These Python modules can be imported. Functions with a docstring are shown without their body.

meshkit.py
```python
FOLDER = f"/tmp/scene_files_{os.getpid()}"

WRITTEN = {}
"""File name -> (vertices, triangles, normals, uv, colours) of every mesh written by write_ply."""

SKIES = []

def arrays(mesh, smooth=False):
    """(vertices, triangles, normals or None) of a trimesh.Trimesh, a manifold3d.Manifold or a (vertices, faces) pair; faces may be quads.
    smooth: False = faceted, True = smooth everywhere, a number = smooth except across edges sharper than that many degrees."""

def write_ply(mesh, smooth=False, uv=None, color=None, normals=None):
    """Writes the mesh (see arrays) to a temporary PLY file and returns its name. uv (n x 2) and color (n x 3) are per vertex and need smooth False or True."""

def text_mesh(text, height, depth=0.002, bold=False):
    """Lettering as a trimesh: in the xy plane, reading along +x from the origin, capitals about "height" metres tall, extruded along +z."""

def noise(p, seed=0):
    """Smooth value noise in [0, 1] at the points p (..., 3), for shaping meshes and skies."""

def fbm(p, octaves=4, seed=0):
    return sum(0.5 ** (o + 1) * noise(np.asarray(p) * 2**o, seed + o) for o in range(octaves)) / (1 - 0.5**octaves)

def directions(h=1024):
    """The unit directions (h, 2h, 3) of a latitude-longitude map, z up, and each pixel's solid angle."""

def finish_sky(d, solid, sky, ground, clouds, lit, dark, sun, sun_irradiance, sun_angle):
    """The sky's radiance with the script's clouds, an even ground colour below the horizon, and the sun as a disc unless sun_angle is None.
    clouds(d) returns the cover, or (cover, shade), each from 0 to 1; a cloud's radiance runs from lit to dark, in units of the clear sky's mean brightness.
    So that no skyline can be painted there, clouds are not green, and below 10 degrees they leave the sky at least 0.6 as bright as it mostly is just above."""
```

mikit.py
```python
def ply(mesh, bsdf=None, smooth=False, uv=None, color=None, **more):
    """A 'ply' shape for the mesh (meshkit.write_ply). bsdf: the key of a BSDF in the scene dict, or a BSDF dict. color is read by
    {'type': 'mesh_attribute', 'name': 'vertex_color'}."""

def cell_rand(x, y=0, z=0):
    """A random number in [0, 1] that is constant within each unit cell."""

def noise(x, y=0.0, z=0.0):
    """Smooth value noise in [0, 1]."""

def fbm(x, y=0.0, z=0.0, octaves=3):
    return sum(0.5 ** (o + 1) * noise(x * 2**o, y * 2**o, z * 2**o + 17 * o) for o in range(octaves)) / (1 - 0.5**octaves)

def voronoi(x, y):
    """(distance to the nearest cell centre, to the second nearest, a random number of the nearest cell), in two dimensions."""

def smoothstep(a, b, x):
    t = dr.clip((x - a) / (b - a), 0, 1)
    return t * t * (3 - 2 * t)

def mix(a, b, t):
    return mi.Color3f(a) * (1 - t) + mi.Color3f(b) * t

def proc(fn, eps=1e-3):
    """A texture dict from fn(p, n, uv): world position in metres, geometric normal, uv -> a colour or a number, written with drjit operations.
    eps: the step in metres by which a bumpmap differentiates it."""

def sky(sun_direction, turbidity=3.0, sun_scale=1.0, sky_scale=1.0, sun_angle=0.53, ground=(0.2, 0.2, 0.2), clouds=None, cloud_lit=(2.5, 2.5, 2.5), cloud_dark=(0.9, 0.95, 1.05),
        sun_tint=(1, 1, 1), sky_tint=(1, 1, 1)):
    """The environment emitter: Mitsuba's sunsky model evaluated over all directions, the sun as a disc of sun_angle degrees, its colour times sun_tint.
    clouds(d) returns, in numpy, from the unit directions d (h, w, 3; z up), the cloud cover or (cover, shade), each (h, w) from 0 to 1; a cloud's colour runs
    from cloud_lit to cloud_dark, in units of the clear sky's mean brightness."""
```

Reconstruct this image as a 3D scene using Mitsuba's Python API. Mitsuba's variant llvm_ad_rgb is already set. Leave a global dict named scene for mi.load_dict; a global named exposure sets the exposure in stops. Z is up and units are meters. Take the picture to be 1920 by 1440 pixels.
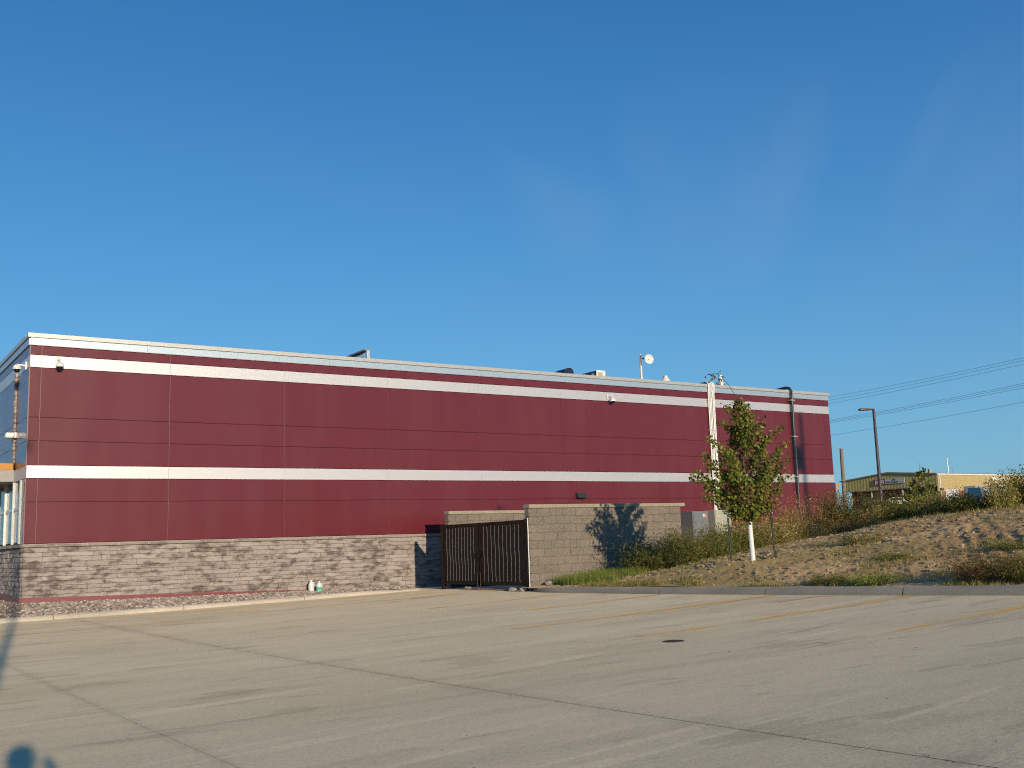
import math, numpy as np, trimesh, mitsuba as mi, drjit as dr, mikit, meshkit
from scipy.interpolate import RBFInterpolator
from mikit import proc, noise, fbm, cell_rand, smoothstep, mix
T = mi.ScalarTransform4f
scene, labels = {}, {}

# ---------------------------------------------------------------- camera, sky, exposure
EYE = np.array([0.0, 0.0, 1.35])
FWD = np.array([0.55050254, 0.82109548, 0.15082828])
UPV = np.array([-0.05552598, -0.14425645, 0.98798125])
scene['camera'] = {'type': 'perspective', 'fov': 52.106, 'fov_axis': 'x', 'near_clip': 0.05, 'far_clip': 6000.0,
                   'to_world': T().look_at(origin=EYE.tolist(), target=(EYE + FWD).tolist(), up=UPV.tolist())}
SUN = np.array([-0.1580, -0.964, 0.1915])


def cirrus(d):
    z = np.maximum(d[..., 2], 0.02)
    p = np.stack([d[..., 0] / (z + 0.25), d[..., 1] / (z + 0.25), 0 * z], -1)
    w = meshkit.noise(p * 1.7, 3)
    a = 0.9
    q = np.stack([(p[..., 0] * math.cos(a) + p[..., 1] * math.sin(a)) * 1.6 + w * 1.2,
                  (-p[..., 0] * math.sin(a) + p[..., 1] * math.cos(a)) * 9 + w * 3, 0 * z], -1)
    s = 0.6 * meshkit.noise(q, 5) + 0.3 * meshkit.noise(q * 2.3, 6) + 0.1 * meshkit.noise(q * 5, 7)
    m = np.clip((meshkit.noise(p * 0.9 + 4.3, 9) - 0.45) * 3.0, 0, 1)
    haze = 0.60 * np.exp(-np.maximum(d[..., 2], 0) / 0.18)
    low = np.clip((0.42 - d[..., 2]) / 0.18, 0, 1)
    return np.clip(np.clip((s - 0.36) * 2.0, 0, 1) * m * 0.42 * low + haze, 0, 1)


scene['sky'] = mikit.sky(SUN.tolist(), turbidity=2, clouds=cirrus, cloud_lit=(2.0, 2.65, 3.2), sun_tint=(1.0, 1.30, 2.38), sky_tint=(0.20, 0.89, 1.66))
exposure = 1.93

# ---------------------------------------------------------------- helpers
rng = np.random.default_rng(7)


USED = set()


def key_for(base):
    if base not in USED:
        USED.add(base)
        return base
    n = 1
    while f'{base}_{n:03d}' in USED:
        n += 1
    USED.add(f'{base}_{n:03d}')
    return f'{base}_{n:03d}'


def put(key, mesh, mat, smooth=False, color=None):
    """mesh -> one entry of the scene under a free key"""
    k = key_for(key)
    scene[k] = mesh if isinstance(mesh, dict) else mikit.ply(mesh, mat, smooth=smooth, color=color)
    return k


def place(key, shape, mat, m):
    """a copy of an already written ply under its own key"""
    k = key_for(key)
    scene[k] = {**shape, 'bsdf': {'type': 'ref', 'id': mat}, 'to_world': m}
    return k


def thing(name, label, cat, group=None):
    k = key_for(name)
    labels[k] = {'label': label, 'category': cat}
    if group:
        labels[k]['group'] = group
    return k


def part(parent, name, mesh, mat, smooth=False, color=None):
    return put(f'{parent}__{name}', mesh, mat, smooth, color)


def structure(name, mesh, mat, smooth=False, color=None):
    k = put(name, mesh, mat, smooth, color)
    labels[k] = {'kind': 'structure'}
    return k


def cat(ms):
    return trimesh.util.concatenate([m for m in ms if m is not None])


def box(x0, x1, y0, y1, z0, z1):
    m = trimesh.creation.box((x1 - x0, y1 - y0, z1 - z0))
    m.apply_translation(((x0 + x1) / 2, (y0 + y1) / 2, (z0 + z1) / 2))
    return m


def cbox(x0, x1, y0, y1, z0, z1, c=0.01):
    """box with all edges chamfered"""
    hx, hy, hz = (x1 - x0) / 2, (y1 - y0) / 2, (z1 - z0) / 2
    c = min(c, hx * 0.9, hy * 0.9, hz * 0.9)
    v = []
    for s in np.ndindex(2, 2, 2):
        sx, sy, sz = [2 * a - 1 for a in s]
        v += [(sx * hx, sy * (hy - c), sz * (hz - c)), (sx * (hx - c), sy * hy, sz * (hz - c)), (sx * (hx - c), sy * (hy - c), sz * hz)]
    m = trimesh.convex.convex_hull(np.array(v))
    m.apply_translation(((x0 + x1) / 2, (y0 + y1) / 2, (z0 + z1) / 2))
    return m


def tube(pts, r, sides=8, cap=True):
    p = np.asarray(pts, float)
    n = len(p)
    r = np.broadcast_to(np.asarray(r, float), (n,))
    t = np.gradient(p, axis=0)
    t /= np.linalg.norm(t, axis=1, keepdims=True) + 1e-12
    ref = np.array([0, 0, 1.0]) if abs(t[:, 2]).mean() < 0.8 else np.array([1.0, 0, 0])
    a = np.cross(t, ref)
    a /= np.linalg.norm(a, axis=1, keepdims=True) + 1e-12
    b = np.cross(t, a)
    ang = np.arange(sides) * 2 * np.pi / sides
    v = p[:, None] + r[:, None, None] * (np.cos(ang)[None, :, None] * a[:, None] + np.sin(ang)[None, :, None] * b[:, None])
    i, j = np.meshgrid(np.arange(n - 1), np.arange(sides), indexing='ij')
    q = np.stack([i * sides + j, (i + 1) * sides + j, (i + 1) * sides + (j + 1) % sides, i * sides + (j + 1) % sides], -1).reshape(-1, 4)
    f = np.vstack([q[:, [0, 2, 1]], q[:, [0, 3, 2]]])
    v = v.reshape(-1, 3)
    if cap:
        v = np.vstack([v, p[0], p[-1]])
        k = np.arange(sides)
        f = np.vstack([f, np.stack([k * 0 + n * sides, k, (k + 1) % sides], 1), np.stack([k * 0 + n * sides + 1, (n - 1) * sides + (k + 1) % sides, (n - 1) * sides + k], 1)])
    m = trimesh.Trimesh(v, f, process=False)
    if m.volume < 0:
        m.invert()
    return m


def prism(poly, axis, a, b):
    """polygon extruded along an axis: 'x' polygon is (y, z), 'y' polygon is (x, z)"""
    import shapely
    m = trimesh.creation.extrude_polygon(shapely.Polygon(poly), b - a, engine='earcut')
    v = np.array(m.vertices)
    if axis == 'x':
        v = np.stack([v[:, 2] + a, v[:, 0], v[:, 1]], 1)
    elif axis == 'y':
        v = np.stack([v[:, 0], b - v[:, 2], v[:, 1]], 1)
    else:
        v = v + [0, 0, a]
    return trimesh.Trimesh(v, m.faces, process=False)


def lathe(profile, center, sides=20, axis=(0, 0, 1)):
    m = trimesh.creation.revolve(np.asarray(profile, float), sections=sides)
    m.apply_transform(trimesh.geometry.align_vectors([0, 0, 1], axis))
    m.apply_translation(center)
    return m


def grid(xs, ys, zf):
    X, Y = np.meshgrid(xs, ys, indexing='ij')
    Z = zf(X, Y)
    n, k = X.shape
    i, j = np.meshgrid(np.arange(n - 1), np.arange(k - 1), indexing='ij')
    a = (i * k + j).ravel()
    q = np.stack([a, a + k, a + k + 1, a + 1], 1)
    f = np.vstack([q[:, [0, 1, 2]], q[:, [0, 2, 3]]])
    return trimesh.Trimesh(np.stack([X, Y, Z], -1).reshape(-1, 3), f, process=False)


# ---------------------------------------------------------------- materials
def mat(key, color, rough=0.6, spec=0.4, metal=0.0, bump=None, bscale=1.0, **kw):
    col = proc(color) if callable(color) else {'type': 'rgb', 'value': list(color)}
    b = {'type': 'principled', 'base_color': col, 'roughness': rough if not callable(rough) else proc(rough), 'specular': spec, 'metallic': metal, **kw}
    if bump:
        b = {'type': 'bumpmap', 'arbitrary': proc(bump), 'scale': bscale, 'bsdf': b}
    scene[key] = {'type': 'twosided', 'bsdf': b}


def c_lot(p, n, uv):
    streak = fbm(p.x * 0.35 + 3, p.y * 3.3, 0, 4)
    blotch = fbm(p.x * 0.22, p.y * 0.45, 7, 3)
    fine = noise(p.x * 38, p.y * 90, 0)
    tyre = smoothstep(0.60, 0.78, fbm(p.x * 0.5 + 11, p.y * 1.9 + p.x * 0.25, 3, 3))
    speck = noise(p.x * 95, p.y * 95, 3)
    k = 0.90 + 0.17 * (streak - 0.5) + 0.30 * (blotch - 0.5) + 0.12 * (fine - 0.5) + 0.22 * (speck - 0.5) - 0.08 * tyre - 0.13 * smoothstep(0.66, 0.74, fbm(p.x * 1.1 + 31, p.y * 4.5 + p.x * 0.4, 6, 3))
    lite = smoothstep(0.72, 0.80, fbm(p.x * 0.3 + 5, p.y * 7.5 - p.x * 0.9, 1, 2))
    jd = dr.minimum(dr.abs(p.x - 5.225), dr.abs(p.x - 2.40) * 2.2)
    stain = smoothstep(0.28, 0.0, jd + 0.22 * (fbm(p.x * 5, p.y * 5, 2, 2) - 0.5))
    return mix((0.620, 0.500, 0.308), (0.535, 0.442, 0.292), blotch) * (k + 0.10 * lite - 0.09 * stain)


def b_lot(p, n, uv):
    return noise(p.x * 9, p.y * 70, 0) * 0.6 + noise(p.x * 55, p.y * 55, 1) * 0.4


def c_kerb(p, n, uv):
    k = 0.8 + 0.4 * (fbm(p.x * 1.3, p.y * 1.3, p.z * 5, 3) - 0.5) + 0.2 * (noise(p.x * 45, p.y * 45, p.z * 45) - 0.5)
    return mi.Color3f(0.37, 0.325, 0.26) * k


def c_kerb_pale(p, n, uv):
    return c_kerb(p, n, uv) * mi.Color3f(1.75, 1.75, 1.72)


def c_joint(p, n, uv):
    k = smoothstep(0.35, 0.65, fbm(p.x * 14, p.y * 2.2, 0, 4))
    return mix((0.13, 0.105, 0.075), (0.42, 0.34, 0.235), k) * (0.7 + 0.6 * noise(p.x * 90, p.y * 90, 0))


def c_red(p, n, uv):
    k = 1.0 + 0.05 * (fbm(p.x * 0.6, p.y * 0.6, p.z * 2.2, 3) - 0.5)
    dust = 0.035 * smoothstep(0.35, 0.75, fbm(p.x * 2.5 + p.y * 2.5, 0, p.z * 0.35, 3))
    return mi.Color3f(0.126, 0.0190, 0.0265) * k + mi.Color3f(0.5, 0.42, 0.4) * dust * 0.35


def b_wave(p, n, uv):
    return fbm(p.x * 0.8, p.y * 0.8, p.z * 0.8, 2)


def stone_color(light, dark, shift):
    def fn(p, n, uv):
        s = fbm(p.x * 4.6 + p.y * 4.6 + p.z * 5, p.z * 11 - p.x * 2.2, 3.1, 4) * 0.8 + 0.2 * fbm(p.x * 16 + p.y * 16, p.z * 30, shift, 2)
        g = noise(p.x * 60, p.y * 60, p.z * 60)
        patch = fbm(p.x * 1.4 + p.y, p.z * 2.6, 31, 2)
        t = smoothstep(0.30, 0.56, s * 0.8 + patch * 0.2)
        return mix(dark, light, t) * (0.86 + 0.28 * g)
    return fn


def b_stone(p, n, uv):
    return fbm(p.x * 14 + p.y * 14, p.z * 34, 3, 3)


def c_cmu(p, n, uv):
    g = noise(p.x * 70, p.y * 70, p.z * 70)
    k = 0.82 + 0.36 * fbm(p.x * 2, p.y * 2, p.z * 3, 3) * 0.6 + 0.9 * (g - 0.5) + 0.12 * (cell_rand(p.x * 2.469, p.z * 4.926, 0) - 0.5)
    return mi.Color3f(0.222, 0.190, 0.157) * k


def b_cmu(p, n, uv):
    return fbm(p.x * 26, p.y * 26, p.z * 26, 3)


def c_cap(p, n, uv):
    k = 0.9 + 0.2 * fbm(p.x * 4, p.y * 4, p.z * 4, 3)
    return mi.Color3f(0.33, 0.285, 0.225) * k


def c_soil(p, n, uv):
    a = fbm(p.x * 1.1, p.y * 1.1, 0, 4)
    b = noise(p.x * 32, p.y * 32, p.z * 32)
    g = fbm(p.x * 0.5 + 9, p.y * 0.5, 3, 3)
    c = mix((0.30, 0.195, 0.095), (0.43, 0.29, 0.145), smoothstep(0.3, 0.7, a))
    c = mix(c, (0.24, 0.20, 0.08), 0.55 * smoothstep(0.52, 0.66, g))
    return c * (0.78 + 0.44 * b)


def c_stripe(p, n, uv):
    wear = fbm(p.x * 1.3, p.y * 9, 5, 4) + 0.35 * (noise(p.x * 26, p.y * 60, 0) - 0.5)
    fade = smoothstep(8.6, 13.6, p.x)
    t = smoothstep(0.74, 0.44, wear + 0.22 * (1 - fade))
    return mix(c_lot(p, n, uv), (0.70, 0.36, 0.04), t * 0.9)


def c_oldstripe(p, n, uv):
    wear = fbm(p.x * 0.9, p.y * 7, 15, 4) + 0.3 * (noise(p.x * 20, p.y * 50, 0) - 0.5)
    t = smoothstep(0.66, 0.42, wear)
    return mix(c_lot(p, n, uv), (0.62, 0.38, 0.08), t * 0.6)


def c_mark(p, n, uv):
    t = smoothstep(0.35, 0.6, fbm(p.x * 6, p.y * 12, 2, 3))
    return mix(c_lot(p, n, uv), (0.55, 0.15, 0.05), 0.35 + 0.55 * t)


def c_gravel(p, n, uv):
    return mi.Color3f(0.19, 0.15, 0.115) * (0.6 + 0.8 * noise(p.x * 40, p.y * 40, 0))


def c_wood(p, n, uv):
    return mi.Color3f(0.52, 0.25, 0.06) * (0.85 + 0.3 * fbm(p.x * 2, p.y * 2, p.z * 30, 3))


def c_bark(p, n, uv):
    return mi.Color3f(0.10, 0.075, 0.055) * (0.7 + 0.6 * fbm(p.x * 30, p.y * 30, p.z * 6, 2))


mat('m_lot', c_lot, 0.85, 0.3, bump=b_lot, bscale=0.0022)
mat('m_kerb', c_kerb, 0.85, 0.3)
mat('m_joint', c_joint, 0.95, 0.1)
mat('m_kerb_pale', c_kerb_pale, 0.85, 0.3)
mat('m_red', c_red, 0.24, 0.45, bump=b_wave, bscale=0.010)
mat('m_white', (0.595, 0.575, 0.59), 0.42, 0.5, 0.45)
mat('m_silver', (0.45, 0.53, 0.60), 0.40, 0.5, 0.5)
mat('m_coping', (0.50, 0.485, 0.46), 0.40, 0.5, 0.35)
mat('m_reveal', (0.19, 0.12, 0.11), 0.4, 0.5, 0.2)
mat('m_core', (0.045, 0.014, 0.016), 0.8, 0.2)
mat('m_trim', (0.20, 0.055, 0.062), 0.4, 0.4)
STONES = []
for i, (l, d) in enumerate([((0.350, 0.302, 0.272), (0.150, 0.120, 0.112)), ((0.330, 0.282, 0.252), (0.135, 0.108, 0.10)), ((0.385, 0.335, 0.305), (0.175, 0.142, 0.130)), ((0.315, 0.265, 0.24), (0.125, 0.098, 0.092))]):
    mat(f'm_stone_{i}', stone_color(l, d, 3.7 * i), 0.9, 0.2, bump=b_stone, bscale=0.012)
    STONES.append(f'm_stone_{i}')
mat('m_ledge', stone_color((0.30, 0.255, 0.225), (0.20, 0.165, 0.15), 9.1), 0.9, 0.2)
mat('m_mortar', (0.50, 0.46, 0.41), 0.95, 0.1)
mat('m_stone_gap', (0.12, 0.10, 0.088), 0.95, 0.1)
mat('m_cmu', c_cmu, 0.95, 0.15, bump=b_cmu, bscale=0.010)
mat('m_cap', c_cap, 0.9, 0.2)
mat('m_cmu_joint', (0.085, 0.072, 0.062), 0.95, 0.1)
mat('m_gate', (0.012, 0.006, 0.0045), 0.5, 0.22)
mat('m_sunlit_edge', (0.33, 0.31, 0.30), 0.5, 0.4)  # pale tone stands in for sunlight on the dark picket sides
mat('m_galv', (0.55, 0.55, 0.54), 0.42, 0.5, 0.5)
mat('m_offwhite', (0.68, 0.68, 0.66), 0.35, 0.45)
mat('m_conduit', (0.78, 0.78, 0.75), 0.4, 0.4)
mat('m_black', (0.012, 0.012, 0.014), 0.3, 0.5)
mat('m_dark', (0.035, 0.040, 0.042), 0.4, 0.5)
mat('m_cabinet_grey', (0.165, 0.18, 0.19), 0.4, 0.45)
mat('m_cabinet_beige', (0.40, 0.40, 0.33), 0.45, 0.4)
mat('m_soil', c_soil, 0.95, 0.1)
mat('m_stripe', c_stripe, 0.8, 0.3)
mat('m_oldstripe', c_oldstripe, 0.8, 0.3)
mat('m_mark', c_mark, 0.8, 0.2)
mat('m_gravel_bed', c_gravel, 0.95, 0.1)
mat('m_vertex', (1, 1, 1), 0.9, 0.2)
scene['m_vertex'] = {'type': 'twosided', 'bsdf': {'type': 'principled', 'base_color': {'type': 'mesh_attribute', 'name': 'vertex_color'}, 'roughness': 0.85, 'specular': 0.25}}
scene['m_plant'] = {'type': 'principledthin', 'base_color': {'type': 'mesh_attribute', 'name': 'vertex_color'}, 'roughness': 0.5, 'diff_trans': 0.55, 'eta': 1.35}
mat('m_wood', c_wood, 0.6, 0.3)
mat('m_bark', c_bark, 0.9, 0.1)
mat('m_grey_panel', (0.27, 0.26, 0.25), 0.4, 0.4)
mat('m_rust', (0.075, 0.040, 0.030), 0.7, 0.3)
scene['m_glass'] = {'type': 'twosided', 'bsdf': {'type': 'principled', 'base_color': {'type': 'rgb', 'value': [0.02, 0.03, 0.03]}, 'roughness': 0.12, 'specular': 0.4}}
mat('m_olive', (0.42, 0.33, 0.12), 0.6, 0.3)
mat('m_yellow', (0.43, 0.335, 0.165), 0.6, 0.3)
mat('m_brick', (0.25, 0.11, 0.075), 0.9, 0.2)
mat('m_roof', (0.22, 0.20, 0.20), 0.7, 0.3)
mat('m_maroon', (0.16, 0.015, 0.03), 0.5, 0.4)
mat('m_sign', (0.42, 0.43, 0.45), 0.5, 0.3)
mat('m_blue', (0.015, 0.06, 0.12), 0.25, 0.5)
mat('m_navy', (0.02, 0.022, 0.04), 0.25, 0.5)
mat('m_slate', (0.10, 0.13, 0.17), 0.25, 0.5)
mat('m_palegrey', (0.30, 0.31, 0.32), 0.4, 0.4)
mat('m_sticker_blue', (0.10, 0.18, 0.55), 0.5, 0.3)
mat('m_sticker_red', (0.62, 0.25, 0.25), 0.5, 0.3)
mat('m_green_label', (0.12, 0.45, 0.33), 0.5, 0.3)
mat('m_tpost', (0.018, 0.035, 0.024), 0.5, 0.4)
mat('m_pole_brown', (0.065, 0.05, 0.06), 0.45, 0.4)
mat('m_pole_wood', (0.24, 0.19, 0.15), 0.9, 0.2)
mat('m_skin', (0.42, 0.24, 0.17), 0.5, 0.4)
mat('m_hair', (0.04, 0.025, 0.018), 0.6, 0.3)
mat('m_shirt', (0.06, 0.09, 0.16), 0.8, 0.2)
mat('m_jeans', (0.03, 0.045, 0.09), 0.9, 0.2)
mat('m_pipe_red', (0.30, 0.17, 0.13), 0.6, 0.3)
mat('m_rock', (0.42, 0.37, 0.31), 0.9, 0.2)

# ---------------------------------------------------------------- ground heights
LC = (0.02898986819, -0.01502456942, -0.00099125581, 0.00046287972, 0.00080180542)


def lotz(x, y):
    x, y = np.clip(x, -6, 17.0), np.clip(y, -4, 28.5)
    return LC[0] * x + LC[1] * y + LC[2] * x * y + LC[3] * y * y + LC[4] * x * x


_ctl = [(14.8, yy, float(lotz(14.55, yy)) + 0.10) for yy in (-20, -12, -6, 0, 3, 6, 9, 12, 15, 18, 20.5)]
_ctl += [(15.1, 21.7, .30), (17.5, 21.7, .45), (20.1, 21.7, .62), (17.09, 16.33, .86), (16.7, 16.7, .86), (17.5, 16.0, .90), (21, 17.03, 1.28), (22, 16.47, 1.55), (22.5, 15.57, 1.68),
         (23, 14.72, 1.76), (23, 13.6, 1.82), (22.5, 10, 1.85), (22, 5, 1.9), (22, 0, 1.9), (22, -8, 1.9), (18.5, 12, .98), (18.5, 8, 1.05), (18.5, 3, 1.15), (18.5, -6, 1.2), (24, 21, 1.15),
         (27, 24, 1.05), (23, 27.8, .8), (28, 28.2, .85), (34, 28.2, 1.1), (26, 17, 1.6), (30, 18, 1.75), (30, 12, 2.0), (30, 0, 2.0), (38, 28, 1.4), (45, 35, 1.9), (51, 38.6, 2.2), (50, 20, 2.4),
         (60, 45, 2.6), (61.5, 49.7, 2.7), (98, 67, 3.5), (130, 88, 4.6), (150, 100, 5.35), (165, 112, 5.7), (200, 100, 5.9), (180, 140, 5.8), (120, 40, 4.4), (120, 110, 4.0), (60, 0, 2.8), (60, -40, 2.8),
         (40, 60, 1.0), (20, 60, .4), (0, 60, 0), (0, 40, -.1), (60, 90, 2.0), (160, 0, 5.0), (260, 160, 5.9), (200, 240, 5.5), (100, 200, 3.5), (0, 200, 0)]
_ctl = np.array(_ctl)
_rbf = RBFInterpolator(_ctl[:, :2], _ctl[:, 2], kernel='linear', smoothing=0.2)


def terr(x, y):
    x, y = np.asarray(x, float), np.asarray(y, float)
    return _rbf(np.c_[np.clip(x, -300, 400).ravel(), np.clip(y, -300, 400).ravel()]).reshape(x.shape)


def tz(x, y):
    return float(terr(np.array([x]), np.array([y]))[0])


def fb(x, y, f, seed, octs=4):
    out, a = 0, 0.5
    for o in range(octs):
        out = out + a * (meshkit.noise(np.stack([x * f * 2**o, y * f * 2**o, 0 * x + 3.3 * o], -1), seed + o) - 0.5)
        a *= 0.55
    return out


TREE = (17.09, 16.33)


def hillz(x, y):
    z = terr(x, y)
    edge = np.clip((x - 14.80) / 0.5, 0, 1)
    bump = 0.09 * fb(x, y, 0.9, 1) + 0.055 * fb(x + 0.3 * y, y, 3.4, 5, 3) + 0.085 * fb(x, y, 8.0, 9, 2) + 0.035 * fb(x, y, 18.0, 29, 1) - 0.18 * np.maximum(fb(x, y, 6.5, 15, 2) - 0.11, 0)
    c, s = math.cos(0.65), math.sin(0.65)
    u = -(x - 18.5) * s + (y - 11.5) * c
    v = (x - 18.5) * c + (y - 11.5) * s
    ruts = 0.016 * np.sin(u * 2 * np.pi / 0.30 + 1.5 * fb(x, y, 0.8, 20)) * np.exp(-(v / 3.2)**2) * np.exp(-(u / 1.2)**2)
    r = np.hypot(x - TREE[0], y - TREE[1])
    basin = -0.12 * np.exp(-(r / 0.42)**4) + 0.10 * np.exp(-((r - 0.72) / 0.2)**2) * np.clip(0.2 - (x - TREE[0]) * 0.8 - (y - TREE[1]) * 0.2, 0, 1)
    return z + edge * (bump + ruts) + basin


def lot_area(x, y):
    return ((x < 14.9) & (y < 28.6) & (x > -41) & (y > -61)) | ((x < 20.4) & (x > 14) & (y > 21.75) & (y < 28.6))


def axis_pts(lo, hi, fine0, fine1, step):
    a = list(np.arange(fine0, fine1 + 1e-6, step))
    s, p = step, fine1
    while p < hi:
        s *= 1.22
        p += s
        a.append(p)
    s, p = step, fine0
    while p > lo:
        s *= 1.22
        p -= s
        a.insert(0, p)
    return np.array(a)


def groundz(x, y):
    z = terr(x, y)
    z = np.where(lot_area(x, y), lotz(x, y) - 0.7, z)
    z = np.where((x >= 14.9) & (x < 24.1) & (y > 3.9) & (y < 21.8) & ~lot_area(x, y), z - 0.45, z)
    z = np.where((x < 14.9) & ~lot_area(x, y), np.minimum(z, -0.15), z)
    return z


structure('ground', grid(axis_pts(-2500, 2500, -3, 42, 1.0), axis_pts(-2500, 2500, 2, 40, 1.0), groundz), 'm_soil', smooth=True)
structure('soil_mound', grid(np.arange(14.70, 24.6, 0.055), np.arange(3.5, 21.79, 0.055), hillz), 'm_soil', smooth=True)

# ---------------------------------------------------------------- concrete lot: slabs with recessed joints
lot = key_for('parking_lot')
labels[lot] = {'kind': 'structure'}
part(lot, 'joint_filler', grid(np.arange(-40, 15.0, 1.0), np.arange(-40, 27.0, 1.0), lambda x, y: lotz(x, y) - 0.018), 'm_joint', smooth=True)
gx = [(-40, -0.352), (-0.348, 2.398), (2.402, 5.220), (5.230, 14.95)]
gy = [(-40, 26.9)]
for (x0, x1) in gx:
    for (y0, y1) in gy:
        xs = np.linspace(x0, x1, max(2, int((x1 - x0) / 0.6)))
        ys = np.linspace(y0, y1, max(2, int((y1 - y0) / 0.6)))
        part(lot, 'concrete_slab', grid(xs, ys, lotz), 'm_lot', smooth=True)
part(lot, 'concrete_slab', grid(np.linspace(14.95, 20.2, 9), np.linspace(21.9, 28.49, 10), lambda x, y: lotz(np.minimum(x, 15), y) + 0.002), 'm_lot', smooth=True)
part(lot, 'concrete_slab', grid(np.linspace(14.62, 14.95, 3), np.linspace(26.9, 28.49, 5), lambda x, y: lotz(np.minimum(x, 15), y)), 'm_lot', smooth=True)


def strip_on_lot(x0, x1, y0, y1, w, lift):
    n = max(3, int(abs(x1 - x0) / 0.35))
    t = np.linspace(0, 1, n)
    cx, cy = x0 + (x1 - x0) * t, y0 + (y1 - y0) * t
    d = np.array([x1 - x0, y1 - y0]) / math.hypot(x1 - x0, y1 - y0)
    v = []
    for s in (-1, 1):
        X, Y = cx - s * d[1] * w / 2, cy + s * d[0] * w / 2
        v.append(np.stack([X, Y, lotz(X, Y) + lift], 1))
    v = np.vstack(v)
    k = np.arange(n - 1)
    f = np.vstack([np.stack([k, k + 1, k + n + 1], 1), np.stack([k, k + n + 1, k + n], 1)])
    m = trimesh.Trimesh(v, f, process=False)
    if m.face_normals[0, 2] < 0:
        m.invert()
    return m


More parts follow.
